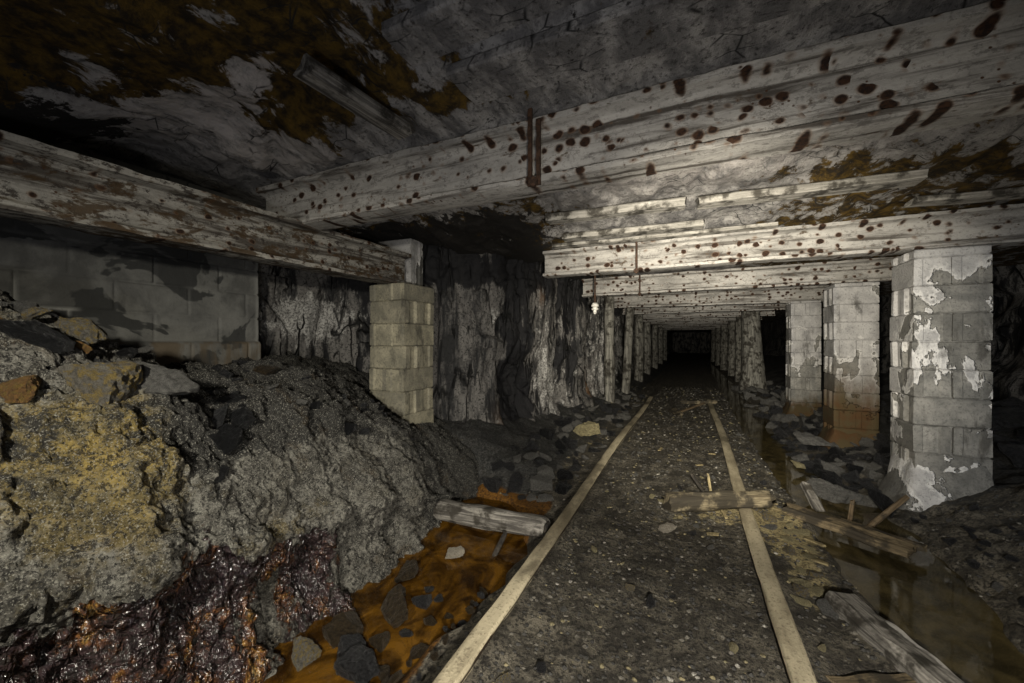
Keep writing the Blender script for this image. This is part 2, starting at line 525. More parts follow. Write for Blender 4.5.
def link_mesh(name, me, mat, parent=None, loc=(0, 0, 0), rot=(0, 0, 0)):
    o = bpy.data.objects.new(name, me)
    COL.objects.link(o)
    if mat is not None and not me.materials:
        me.materials.append(mat)
    o.location = loc
    o.rotation_euler = rot
    if parent: o.parent = parent
    return o


def bm_obj(name, bm, mat, parent=None, loc=(0, 0, 0), rot=(0, 0, 0), smooth=None):
    bmesh.ops.recalc_face_normals(bm, faces=bm.faces[:])
    me = bpy.data.meshes.new(name)
    bm.to_mesh(me)
    bm.free()
    if smooth is not None:
        me.polygons.foreach_set('use_smooth', [True] * len(me.polygons))
        if smooth > 0:
            me.set_sharp_from_angle(angle=R(smooth))
    return link_mesh(name, me, mat, parent, loc, rot)


def empty(name, loc=(0, 0, 0), rot=(0, 0, 0)):
    o = bpy.data.objects.new(name, None)
    COL.objects.link(o)
    o.location = loc
    o.rotation_euler = rot
    o.empty_display_size = 0.1
    return o


def grid_obj(name, P, mat, mask=None, flip=False, parent=None):
    n, m = P.shape[:2]
    me = bpy.data.meshes.new(name)
    idx = np.arange(n * m).reshape(n, m)
    a, b, c, d = idx[:-1, :-1], idx[1:, :-1], idx[1:, 1:], idx[:-1, 1:]
    f = np.stack([a, d, c, b] if flip else [a, b, c, d], -1).reshape(-1, 4)
    me.vertices.add(n * m)
    me.vertices.foreach_set('co', P.reshape(-1).astype(np.float32))
    me.loops.add(f.size)
    me.loops.foreach_set('vertex_index', f.reshape(-1).astype(np.int32))
    me.polygons.add(len(f))
    me.polygons.foreach_set('loop_start', (np.arange(len(f)) * 4).astype(np.int32))
    me.polygons.foreach_set('use_smooth', np.ones(len(f), bool))
    me.update(calc_edges=True)
    if mask is not None:
        at = me.attributes.new('mask', 'FLOAT_COLOR', 'POINT')
        c4 = np.ones((n * m, 4), np.float32)
        c4[:, :3] = np.stack([np.broadcast_to(k, (n, m)) for k in mask], -1).reshape(-1, 3)
        at.data.foreach_set('color', c4.reshape(-1))
    return link_mesh(name, me, mat, parent)


def normals(P):
    du = np.gradient(P, axis=0)
    dv = np.gradient(P, axis=1)
    nn = np.cross(du, dv)
    return nn / (np.linalg.norm(nn, axis=-1, keepdims=True) + 1e-9)


def bm_loft(rings, closed=True):
    """rings: list of lists of 3-D points, same count; makes a tube of them with capped ends"""
    bm = bmesh.new()
    vs = [[bm.verts.new(p) for p in r] for r in rings]
    k = len(vs[0])
    for r0, r1 in zip(vs[:-1], vs[1:]):
        for i in range(k):
            j = (i + 1) % k
            bm.faces.new((r0[i], r0[j], r1[j], r1[i]))
    if closed:
        bm.faces.new(vs[0][::-1])
        bm.faces.new(vs[-1])
    return bm


def nz(p, s, seed=0.0):
    return float(perlin(p[0] * s + seed, p[1] * s + seed * 1.7, p[2] * s + 3.1))


# ------------------------------------------------------------------ terrain heights
BY = np.array([-1.2, .5, .75, 1.05, 1.3, 1.6, 2.0, 2.3, 2.67, 3.2, 3.8, 4.5, 5.5])
BX = np.array([-3.6, -3.0, -2.6, -2.2, -1.9, -1.7, -1.5])
BZ = np.array([
    [1.45, 1.5, 1.5, 1.45, 1.12, .84, .55],
    [1.20, 1.32, 1.42, 1.34, 1.10, .84, .54],
    [1.02, 1.10, 1.19, 1.16, 1.00, .80, .50],
    [.95, .98, 1.00, 1.00, .90, .70, .40],
    [.95, 1.00, 1.02, 1.02, .88, .68, .38],
    [.97, 1.02, 1.03, 1.00, .85, .64, .36],
    [1.0, 1.02, 1.00, .87, .72, .52, .24],
    [1.03, 1.02, .87, .70, .57, .38, .12],
    [1.05, .95, .66, .46, .38, .24, .04],
    [1.05, .80, .50, .36, .26, .16, .0],
    [.80, .60, .36, .26, .20, .13, .03],
    [.60, .40, .30, .20, .13, .06, -.04],
    [.30, .30, .20, .12, .05, -.02, -.10]])


def smooth_interp(xs, t):
    """piecewise index with softened knots"""
    return np.interp(t, xs, np.arange(len(xs)))


def bank_base(x, y):
    i = np.clip(smooth_interp(BY, y), 0, len(BY) - 1.001)
    j = np.clip(smooth_interp(BX, x), 0, len(BX) - 1.001)
    i0, j0 = i.astype(int), j.astype(int)
    fi, fj = i - i0, j - j0
    fi, fj = fi * fi * (3 - 2 * fi) * .5 + fi * .5, fj * fj * (3 - 2 * fj) * .4 + fj * .6
    return (BZ[i0, j0] * (1 - fi) * (1 - fj) + BZ[i0 + 1, j0] * fi * (1 - fj) + BZ[i0, j0 + 1] * (1 - fi) * fj + BZ[i0 + 1, j0 + 1] * fi * fj)


def chan_right(y):
    """left and right edge of the ditch along the right side of the track"""
    l = np.interp(y, [0, 1.6, 2.4, 3.4, 5, 6.2, 9, 14, 30], [1.0, .92, .72, .70, .66, .62, .66, .72, .8])
    r = np.interp(y, [0, 1.6, 2.3, 2.9, 3.4, 4.0, 4.6, 5.7, 6.5, 9, 14, 30], [1.15, 1.22, 1.27, 1.34, 1.36, 1.12, 1.0, .97, 1.1, 1.15, 1.2, 1.15])
    return l, r


def floor_base(x, y):
    x, y = np.broadcast_arrays(np.asarray(x, float), np.asarray(y, float))
    z = np.zeros(x.shape)
    # pool on the left
    edge_r = np.interp(y, [.5, .95, 1.3, 1.8, 2.2, 2.55, 2.8], [-1.05, -.98, -.90, -.80, -.84, -.95, -1.3])
    edge_r = edge_r + .06 * perlin(y * 5, x * 2, 2)
    inside = sstep(0, .16, edge_r - x) * sstep(.3, .6, y) * sstep(2.85, 2.6, y)
    z = z - .15 * inside
    # ditch on the right
    l, r = chan_right(y)
    w = .05 * perlin(y * 4, x * 3, 5)
    ins = sstep(-.02, .14, x - l + w) * sstep(-.02, .12, r - x + w) * sstep(34, 20, y)
    z = z - .15 * ins
    # right bank
    rise = np.interp(y, [0, 3.0, 3.7, 4.2, 5, 8, 40], [.62, .60, .52, .40, .42, .45, .5])
    r2 = np.maximum(r + .02, np.interp(y, [0, 3.2, 3.8, 4.2, 20], [0, 1.38, 1.50, 1.62, 1.62]))
    z = z + np.clip(x - r2, 0, 3) * rise * (1 - .25 * np.clip(x - r - .6, 0, 1)) - .06 * sstep(3.5, 3.9, y) * sstep(1.55, 1.2, x) * (x > .9) * sstep(12, 8, y)
    # rubble heap between the pillars
    z = z + .09 * blob(x, y, 1.5, 4.7, .3, .35) + .06 * blob(x, y, 1.45, 6.8, .35, .5) + .1 * blob(x, y, 1.35, 9.5, .4, 1.4)
    # rubble talus on the left, beyond the pool
    z = z + np.clip(-1.05 - x, 0, 1) * .35 * sstep(2.7, 3.3, y)
    z = z + .030 * np.exp(-((x + .73) / .09) ** 2) + .030 * np.exp(-((x - .352) / .09) ** 2)
    # crown between the rails, muddy mound by the right rail
    z = z + .02 * blob(x, y, .58, 3.0, .12, .5) + .015 * np.cos(x * 2.5)
    return z


def floor_h(x, y):
    x, y = np.broadcast_arrays(np.asarray(x, float), np.asarray(y, float))
    z = floor_base(x, y)
    rough = .5 + .9 * sstep(.95, 1.4, x) + .9 * sstep(-.95, -1.3, x) * sstep(2.6, 3, y) + .3 * sstep(.42, .6, x)
    z = z + rough * (.028 * fbm(x * 2.3, y * 2.3, 1, 4) + .013 * fbm(x * 9, y * 9, 4, 4, .6))
    f1, f2, c = worley(x * 7, y * 7, .4)
    z = z + rough * .016 * (c - .5) * sstep(0, .2, f2 - f1)
    return z


# ------------------------------------------------------------------ the setting: floor, bank, ceiling, walls
def build_floor():
    ys = np.concatenate([np.linspace(-1.2, .55, 16)[:-1], np.geomspace(.55, 46, 460)])
    xs = np.concatenate([np.linspace(-2.6, -1.5, 50)[:-1], np.linspace(-1.5, 1.6, 330)[:-1], np.linspace(1.6, 4.2, 90)])
    Y, X = np.meshgrid(ys, xs, indexing='ij')
    Z = floor_h(X, Y)
    yel = 1.0 * blob(X, Y, .55, 2.95, .16, .5) + .7 * blob(X, Y, .25, 3.05, .35, .22) + .4 * blob(X, Y, .55, 2.3, .12, .3) + .45 * blob(X, Y, -1.1, 4.6, .25, .4) + .3 * blob(X, Y, -.05, 2.6, .4, .3)
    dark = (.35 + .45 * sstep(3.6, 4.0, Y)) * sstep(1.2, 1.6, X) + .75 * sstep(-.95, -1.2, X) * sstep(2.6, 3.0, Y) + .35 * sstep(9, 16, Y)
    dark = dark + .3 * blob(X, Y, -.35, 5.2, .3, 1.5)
    org = 1.1 * sstep(-.84, -1.0, X) * sstep(.3, .6, Y) * sstep(3.0, 2.7, Y)
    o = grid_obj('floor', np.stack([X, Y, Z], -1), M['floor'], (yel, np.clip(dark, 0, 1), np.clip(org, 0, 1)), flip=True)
    setp(o, kind='structure')


def build_bank():
    ys = np.concatenate([np.linspace(-1.2, .25, 30)[:-1], np.linspace(.25, 3.2, 400)[:-1], np.linspace(3.2, 5.5, 90)])
    n1, n2 = 240, 110
    s = np.concatenate([np.linspace(-3.6, -2.6, 60)[:-1], np.linspace(-2.6, -1.5, n1 - 59)])
    Yt = ys[:, None] * np.ones((1, n1))
    Xt = np.ones((len(ys), 1)) * s[None, :]
    Q = np.concatenate([Xt + 1.5, np.zeros((len(ys), n2 - 1))], 1)
    lipx = np.interp(ys, [0, 1.6, 2.2, 3.2, 5.5], [0, 0, -.08, -.10, -.12])[:, None]
    lipx = lipx + .10 * fbm(ys[:, None] * 2.2, 0, 3, 3) + .05 * perlin(ys[:, None] * 7, 0, 1)
    Zt = bank_base(Xt, Yt)
    Xt = Xt + lipx * sstep(-2.3, -1.5, Xt)
    # the cut face below the lip, hollowed a little under the crust
    t = np.linspace(0, 1, n2)[None, 1:]
    zl, xl = Zt[:, -1:], Xt[:, -1:]
    Zf = zl + (-.22 - zl) * t
    und = np.clip(zl, 0, .4) * .28
    Xf = xl - und * np.sin(np.clip(t * 2.2, 0, 1) * math.pi / 2) * (1 - sstep(.3, .95, t)) + .09 * t ** 1.5
    Yf = ys[:, None] * np.ones_like(t)
    P = np.stack([np.concatenate([Xt, Xf * np.ones_like(Zf)], 1), np.concatenate([Yt, Yf], 1), np.concatenate([Zt, Zf], 1)], -1)
    S = np.concatenate([np.zeros((len(ys), n1)), np.ones((len(ys), 1)) * t], 1)
    X, Y, Z = P[..., 0], P[..., 1], P[..., 2]
    N = -normals(P)
    if N[100, 100, 2] < 0: N = -N
    up = sstep(.62, .9, Z + .1 * perlin(X * 3, Y * 3, 1))         # rubbly crest
    f1, f2, c = worley(X * 5, Y * 4, Z * 7)
    d = .065 * fbm(X * 2.2, Y * 2.2, Z * 2.2, 3) + .026 * fbm(X * 8, Y * 8, Z * 8, 5, .68)
    d = d + up * (.09 * (c - .45) * sstep(0, .25, f2 - f1))
    g1, g2, gc = worley(X * 22, Y * 22, Z * 22)
    d = d + .026 * (gc - .5) * sstep(0, .3, g2 - g1)
    d = d + .014 * fbm(X * 34, Y * 34, Z * 34, 2)
    drip = S * (.10 * ridged(X * 3, Y * 6, Z * 2.2, 5) - .05)
    d = d + drip * sstep(0, .2, S)
    # crust that juts out at the lip
    lip = np.exp(-((S - .03) / .05) ** 2) * (S > 0) + np.exp(-((X + 1.5) / .05) ** 2) * (S == 0)
    d = d + .012 * lip * (1 + perlin(Y * 9, X, 1))
    d = d * sstep(5.5, 4.8, Y)
    P = P + N * d[..., None]
    yel = 1.0 * np.exp(-(((Y - .55) / .30) ** 2 + ((Z - .88) / .22) ** 2)) + .38 * np.exp(-(((Y - .60) / .3) ** 2 + ((Z - .62) / .16) ** 2))
    yel = yel + .5 * blob(Y, Z, 1.05, .42, .5, .08) + .32 * blob(Y, Z, 1.55, .83, .25, .12) + .5 * blob(Y, Z, .45, 1.3, .15, .1)
    yel = yel * sstep(.02, -.02, S - .12)
    dark = .75 * up * (1 - np.exp(-((Y - .6) / .35) ** 2) * .55) + .7 * sstep(-2.5, -2.8, X) * sstep(2.3, 1.6, Y) + .45 * sstep(1.9, 2.5, Y)
    dark = dark + .42 * blob(Y, Z, 1.25, .80, .45, .12) + .30 * sstep(1.4, 1.9, Y) + .25 * sstep(.5, .75, Z) * sstep(.8, 1.0, Y)
    dark = dark - .35 * blob(Y, Z, 1.25, .56, .3, .12)
    q = np.where(S > 0, S * .5, Q) + .16 * fbm(Y * 3.2, Z * 2.2, 5, 5, .6) - .02
    wet = sstep(-.05, .06, q) * (.80 - .45 * blob(Y, Z, 1.0, .08, .10, .22) - .22 * sstep(.55, 1, S) - .3 * sstep(.2, .7, fbm(Y * 4, Z * 4, 9, 3))) * sstep(1.75, 1.15, Y)
    o = grid_obj('bank', P, M['bank'], (np.clip(yel, 0, 1), np.clip(dark, 0, 1), np.clip(wet, 0, 1)), flip=True)
    setp(o, kind='structure')


def ceil_base(x, y):
    z = np.interp(y, [-1.5, 1.35, 1.45, 1.80, 2.05, 3.6, 4.1, 50], [2.50, 2.46, 2.40, 2.36, 2.30, 2.22, 2.16, 2.16])
    z = z - .05 * sstep(-.9, -1.5, x) * sstep(2.0, 3.0, y) * sstep(4.6, 4.2, y)
    z = z - .32 * sstep(-2.35, -2.8, x) * sstep(1.3, .4, y)
    z = z - .12 * sstep(1.2, 2.2, x) * sstep(2.2, 3.2, y)
    return z


def build_ceiling():
    ys = np.concatenate([np.linspace(-1.2, .0, 20)[:-1], np.linspace(0, 4.2, 300)[:-1], np.geomspace(4.2, 46, 110)])
    xs = np.concatenate([np.linspace(-3.8, -3.0, 24)[:-1], np.linspace(-3.0, 2.6, 330)[:-1], np.linspace(2.6, 4.2, 30)])
    Y, X = np.meshgrid(ys, xs, indexing='ij')
    Z = ceil_base(X, Y)
    near = sstep(2.1, 1.7, Y)
    calm = sstep(1.38, 1.5, Y) * near * sstep(-1.2, -.6, X)       # the smoother slab by the first beam
    amp = 1 - .65 * calm
    # slabs of roof rock broken off in steps that run along the heading
    f1, f2, c = worley(X * 1.6 + .25 * Y, Y * .75, 1.3)
    Z = Z + amp * (.11 * (c - .5) * sstep(0, .12, f2 - f1))
    f1, f2, c2 = worley(X * 5, Y * 2.6, 7.3)
    Z = Z + amp * (.035 * (c2 - .5) * sstep(0, .15, f2 - f1))
    Z = Z + amp * (.06 * fbm(X * 1.5, Y * 1.2, 3, 4) + .016 * fbm(X * 8, Y * 6, 1, 4, .6))
    Z = np.maximum(Z, np.where(Y > 1.7, 2.15, 1.6))
    Z = np.maximum(Z, np.where((np.abs(Y - 1.88) < .14) & (X > -2.7), 2.335, 0))
    ocr = .75 * blob(X, Y, -1.5, 1.05, .55, .30) + .7 * blob(X, Y, -1.1, .55, .9, .3) + .55 * blob(X, Y, -1.45, 1.45, .5, .2) + .6 * blob(X, Y, -.9, 1.62, .25, .1)
    ocr = ocr + .55 * sstep(.1, .9, X) * sstep(2.5, 3.0, Y) + .35 * blob(X, Y, 1.5, 2.5, .5, .35) + .5 * sstep(-.6, -1.2, X) * sstep(2.2, 2.8, Y)
    ocr = ocr + .6 * blob(X, Y, -2.6, .55, .35, .16) + .75 * blob(X, Y, -2.2, .93, .35, .16) + .7 * blob(X, Y, -1.9, 1.42, .35, .14) + .5 * blob(X, Y, -2.0, .6, .5, .2)
    whi = 1.2 * blob(X, Y, -2.5, 1.18, .5, .32) + .9 * blob(X, Y, -1.95, 1.20, .4, .12) + .7 * blob(X, Y, -2.3, 1.6, .4, .2) + .6 * blob(X, Y, -2.2, .75, .25, .5) + .5 * blob(X, Y, -.2, .95, .9, .35) + .6 * blob(X, Y, .2, 2.6, .9, .35)
    blk = 1.0 * blob(X, Y, -3.0, .78, .40, .36) + .55 * blob(X, Y, -.8, .85, .35, .3) + .75 * sstep(-.9, -1.5, X) * sstep(2.4, 3.0, Y) + .35 * sstep(2.3, 2.1, Y) * blob(X, Y, -.6, 1.2, .3, .25)
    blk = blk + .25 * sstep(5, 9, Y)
    o = grid_obj('ceiling', np.stack([X, Y, Z], -1), M['roof'], tuple(np.clip(k, 0, 1) for k in (ocr, whi, blk)))
    setp(o, kind='structure')


def build_rib():
    """the coal and rock wall along the left, from the block wall round behind the block pillar and on down the heading"""
    path = np.array([(-3.55, 1.9), (-3.5, 2.6), (-3.42, 3.05), (-3.1, 3.25), (-2.75, 3.32), (-2.45, 3.45), (-2.22, 3.6), (-2.02, 3.68), (-1.93, 3.85), (-1.88, 4.15), (-1.80, 4.30),
                     (-1.78, 4.75), (-1.70, 4.9), (-1.70, 5.35), (-1.78, 5.5), (-1.72, 5.8), (-1.58, 5.95), (-1.58, 6.5), (-1.75, 6.65), (-1.78, 7.2), (-1.62, 7.4), (-1.62, 8.1), (-1.9, 8.3), (-1.95, 9.3), (-1.62, 9.6), (-1.6, 10.6),
                     (-1.9, 10.9), (-1.85, 12.5), (-1.6, 13), (-1.65, 16), (-1.8, 18), (-1.6, 22), (-1.7, 30), (-1.7, 46)])
    seg = np.linalg.norm(np.diff(path, axis=0), axis=1)
    L = np.concatenate([[0], np.cumsum(seg)])
    cut = np.interp(9.0, path[:, 1], L)
    t = np.concatenate([np.linspace(0, cut, 420)[:-1], np.linspace(cut, L[-1], 160)])
    px, py = np.interp(t, L, path[:, 0]), np.interp(t, L, path[:, 1])
    z = np.linspace(-.15, 2.6, 170)
    Tt, Zz = np.meshgrid(t, z, indexing='ij')
    X, Y = px[:, None] * np.ones_like(Zz), py[:, None] * np.ones_like(Zz)
    P = np.stack([X, Y, Zz], -1)
    N = normals(P)
    N[..., 2] = 0
    # vertical buttresses, cleat cracks and bedding ledges
    wob = .12 * perlin(Tt * 1.5, Zz * 1.2, 4)
    f1, f2, c = worley((Tt + wob) * 2.6, Zz * .45, .5)
    d = .16 * (c - .45) * sstep(0, .10, f2 - f1) - .05 * (1 - sstep(0, .07, f2 - f1))
    f1, f2, c = worley((Tt + wob) * 7, Zz * 3.2, 4.5)
    d = d + (.045 + .05 * np.exp(-((Y - 3.95) / .4) ** 2)) * (c - .5) * sstep(0, .12, f2 - f1)
    bed = np.floor(Zz * 8 + 1.5 * perlin(Tt * .8, Zz * .6, 8)) * 1.0
    d = d + .03 * perlin(Tt * 1.3, bed * 3.7, 2)
    d = d + .06 * fbm(Tt * 1.2, Zz * .7, 2, 3) + .014 * fbm(Tt * 12, Zz * 9, 1, 4, .6)
    d = d + .12 * sstep(.45, 0, Zz)                               # spalled foot
    # low dark hollow where the seam has fallen out
    d = d - .22 * np.exp(-(((Y - 4.2) / .28) ** 4 + ((Zz - .62) / .38) ** 4)) - .15 * np.exp(-(((Y - 5.5) / .2) ** 2 + ((Zz - .5) / .4) ** 2))
    P = P + N * d[..., None] * np.where(N[..., :1].mean() >= 0, 1, -1)
    wht = 1.25 * np.exp(-(((Y - 2.72) / .42) ** 2 + ((Zz - 1.42) / .26) ** 2)) * (X < -3.0) + .60 * np.exp(-(((Y - 4.0) / .35) ** 2 + ((Zz - 1.45) / .3) ** 2)) + .5 * np.exp(-(((Y - 5.1) / .5) ** 2 + ((Zz - .75) / .5) ** 2))
    wht = wht + .38 * np.exp(-(((Y - 7.7) / .6) ** 2 + ((Zz - .9) / .8) ** 2)) + .35 * np.exp(-(((Y - 10) / .8) ** 2 + ((Zz - 1) / .9) ** 2)) + .3 * (Y > 4.5)
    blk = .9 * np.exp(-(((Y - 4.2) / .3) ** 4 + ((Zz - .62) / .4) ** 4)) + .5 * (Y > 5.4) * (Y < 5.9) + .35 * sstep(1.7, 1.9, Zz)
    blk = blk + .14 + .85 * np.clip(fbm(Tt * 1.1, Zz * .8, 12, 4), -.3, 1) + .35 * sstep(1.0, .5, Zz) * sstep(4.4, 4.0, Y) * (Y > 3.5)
    ochre = 1.0 * np.exp(-(((Y - 6.9) / .25) ** 2 + ((Zz - .45) / .3) ** 2)) + .6 * np.exp(-(((Y - 4.6) / .08) ** 2 + ((Zz - 1.75) / .1) ** 2)) + .5 * np.exp(-(((Y - 3.9) / .1) ** 2 + ((Zz - .3) / .2) ** 2))
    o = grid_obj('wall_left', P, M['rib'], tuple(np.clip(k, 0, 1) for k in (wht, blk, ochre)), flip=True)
    setp(o, kind='structure')


def build_side_walls():
    # right-hand wall of the side room, dark rock
    y = np.concatenate([np.linspace(-1.2, 8, 120)[:-1], np.geomspace(8, 46, 40)])
    z = np.linspace(-.3, 2.7, 50)
    Y, Z = np.meshgrid(y, z, indexing='ij')
    f1, f2, c = worley(Y * 1.7, Z * 1.7, 2.2)
    X = 3.6 + .25 * fbm(Y * .8, Z * .8, 5, 4) - .3 * (c - .4) * sstep(0, .15, f2 - f1) - .35 * sstep(1.2, .2, Z)
    o = grid_obj('wall_right', np.stack([X, Y, Z], -1), M['rib'], (0 * X + .05, 0 * X + .45, 0 * X))
    setp(o, kind='structure')
    # the heading runs on into the dark; far face
    x = np.linspace(-2.6, 4.2, 40)
    X, Z = np.meshgrid(x, z, indexing='ij')
    Yb = 45 + .3 * fbm(X, Z, 1, 4)
    o = grid_obj('wall_back', np.stack([X, Yb, Z], -1), M['rib'], (0 * X, 0 * X + .4, 0 * X))
    setp(o, kind='structure')
    # rendered block wall behind the bank: block faces, sunk joints, thick footing course
    y = np.linspace(-1.2, 2.14, 420)
    z = np.linspace(.55, 2.35, 230)
    Y, Z = np.meshgrid(y, z, indexing='ij')
    zc = (Z - .99) / .2
    row = np.floor(zc)
    yc = (Y + .2 * (row % 2)) / .4
    jz = np.minimum(zc - row, 1 - (zc - row)) * .2
    jy = np.minimum(yc - np.floor(yc), 1 - (yc - np.floor(yc))) * .4
    j = np.minimum(jz, jy * 1.4)
    smear = .35 + .65 * sstep(-.2, .3, fbm(Y * 2, Z * 2, 3, 3))
    hid = np.floor(yc) * 7.13 + row * 3.7
    X = -3.30 - .020 * smear * (1 - sstep(.003, .014, j)) + .006 * perlin(hid, hid * .37, .5)
    ledge = sstep(1.205, 1.19, Z)
    X = X + .035 * ledge + .004 * fbm(Y * 9, Z * 9, 1, 3)
    X = X - .25 * sstep(2.10, 2.14, Y)
    pale = (1 - sstep(.004, .016, j)) * sstep(.15, .5, fbm(Y * 1.7, Z * 1.7, 8, 3)) * .9
    pale = pale + sstep(2.06, 2.09, Y) * .6
    stain = ledge * .9
    o = grid_obj('wall_left_block', np.stack([X, Y, Z], -1), M['wall'], (np.clip(pale, 0, 1), np.clip(stain, 0, 1), 0 * X), flip=True)
    setp(o, kind='structure')


build_floor()
build_bank()
build_ceiling()
build_rib()
build_side_walls()


# ------------------------------------------------------------------ steel beams
def ibeam_bm(length, h, w, seed, flange=.028, web=.022, sag=0.0, bumps=.0045, step=.035):
    """I section along local X, underside at z=0, centred on y=0"""
    hw, ww = w / 2, web / 2
    f = flange
    half = [(-hw, 0.004), (-hw * .5, 0), (0, 0), (hw * .5, 0), (hw, .004), (hw, f), (hw * .55, f + .006), (ww + .012, f + .012), (ww, f + .03),
            (ww, h * .3), (ww, h * .42), (ww, h * .5), (ww, h * .58), (ww, h * .7), (ww, h - f - .03), (ww + .012, h - f - .012), (hw * .55, h - f - .006), (hw, h - f), (hw, h - .003), (0, h), (-hw, h - .003)]
    mirror = [(-hw, h - f), (-hw * .55, h - f - .006), (-ww - .012, h - f - .012), (-ww, h - f - .03), (-ww, h * .7), (-ww, h * .58), (-ww, h * .5), (-ww, h * .42), (-ww, h * .3), (-ww, f + .03), (-ww - .012, f + .012), (-hw * .55, f + .006), (-hw, f)]
    prof = np.array(half + mirror)
    n = max(8, int(length / step))
    xs = np.linspace(0, length, n)
    X = xs[:, None] * np.ones((1, len(prof)))
    Yp, Zp = prof[None, :, 0] * np.ones_like(X), prof[None, :, 1] * np.ones_like(X)
    n1 = bumps * fbm(X * 9 + seed, Yp * 20 + seed * 2, Zp * 14, 3, .6)
    n2 = bumps * fbm(X * 9 + seed + 40, Yp * 20, Zp * 14 + seed, 3, .6)
    drop = -sag * np.sin(X / length * math.pi)
    # flakes missing along the flange lip
    chip = np.clip(perlin(X * 6 + seed, Yp * 3, 2) - .35, 0, 1) * .03 * (np.abs(Yp) > hw * .9)
    Yq = Yp + n1 - np.sign(Yp) * chip
    Zq = Zp + n2 + drop + .006 * perlin(X * 1.2 + seed, 0, 1)
    return bm_loft([list(map(tuple, np.stack([X[i], Yq[i], Zq[i]], -1))) for i in range(n)])


ORD = ['', '', 'second', 'third', 'fourth', 'fifth', 'sixth']
beams = [  # x0, x1, y, underside z, height, width, slope in degrees
    (-2.85, 2.9, 1.88, 1.985, .325, .17, 0.0),
    (-1.38, 2.7, 3.87, 1.868, .262, .16, 0.0),
    (-1.45, 2.15, 5.75, 1.862, .262, .16, .2),
    (-1.45, 2.05, 7.85, 1.855, .262, .16, -.2),
    (-1.5, 2.0, 9.9, 1.86, .262, .16, .15),
    (-1.5, 2.0, 12.0, 1.86, .262, .16, 0),
    (-1.5, 2.0, 14.0, 1.86, .262, .16, 0),
    (-1.5, 2.0, 16.2, 1.86, .262, .16, 0),
    (-1.5, 2.0, 18.6, 1.86, .262, .16, 0),
    (-1.5, 2.0, 21.2, 1.86, .262, .16, 0),
    (-1.5, 2.0, 24.5, 1.86, .262, .16, 0),
]
labels = ['nearest and biggest white steel roof beam, rust-spotted, crossing the whole upper picture',
          'white steel roof beam resting on the nearest peeling block pillar, strap hanging at it',
          'rust-spotted white steel roof beam resting on the rust-footed block pillar',
          'white steel roof beam resting on the slim pale third block pillar',
          'white steel roof beam just beyond the third block pillar, over the leaning prop',
          'white steel roof beam sixth along the heading, half lit']
for i, (x0, x1, y, z, h, w, sl) in enumerate(beams):
    o = bm_obj('steel_beam', ibeam_bm(x1 - x0, h, w, 3.3 * i + 1, flange=.034 if i == 0 else .028, step=.03 if i < 3 else .08), M['beam'], loc=(x0, y, z), rot=(0, R(-sl), 0), smooth=45)
    setp(o, labels[i] if i < 6 else 'dim white steel roof beam far down the dark heading', 'beam', 'steel roof beams across the heading')

# girder along the left side: starts behind the camera, ends on the left block pillar
g = bm_obj('steel_girder', ibeam_bm(3.88, .30, .19, 77, flange=.032, bumps=.008), M['girder'], loc=(-2.46, -.95, 1.69), rot=(0, R(-.4), R(90)), smooth=45)
setp(g, 'stained white steel girder running lengthwise above the dirt bank to the left block pillar', 'beam')


# ------------------------------------------------------------------ block pillars
def block_prism(bm, cx, cy, z0, lx, ly, h, notch_axis, rnd, notch=.018):
    """one hollow block: plan outline with a groove down each end, extruded, edges eased"""
    hx, hy = lx / 2, ly / 2
    g = .052
    if notch_axis == 'x':      # ends face +-x
        pts = [(-hx, -hy), (hx, -hy), (hx, -g), (hx - notch, -g + .012), (hx - notch, g - .012), (hx, g), (hx, hy), (-hx, hy), (-hx, g), (-hx + notch, g - .012), (-hx + notch, -g + .012), (-hx, -g)]
    else:
        pts = [(-hx, -hy), (-g, -hy), (-g + .012, -hy + notch), (g - .012, -hy + notch), (g, -hy), (hx, -hy), (hx, hy), (g, hy), (g - .012, hy - notch), (-g + .012, hy - notch), (-g, hy), (-hx, hy)]
    a = rnd.uniform(-.02, .02)
    ox, oy = rnd.uniform(-.006, .006), rnd.uniform(-.006, .006)
    q = [(cx + ox + x * math.cos(a) - y * math.sin(a), cy + oy + x * math.sin(a) + y * math.cos(a)) for x, y in pts]
    lo = [bm.verts.new((x, y, z0 + .001)) for x, y in q]
    hi = [bm.verts.new((x, y, z0 + h - .001)) for x, y in q]
    n = len(q)
    fs = [bm.faces.new(lo[::-1]), bm.faces.new(hi)]
    for i in range(n):
        fs.append(bm.faces.new((lo[i], lo[(i + 1) % n], hi[(i + 1) % n], hi[i])))
    ed = {e for f in fs[:2] for e in f.edges}
    bmesh.ops.bevel(bm, geom=list(ed), offset=.009, segments=1, affect='EDGES')


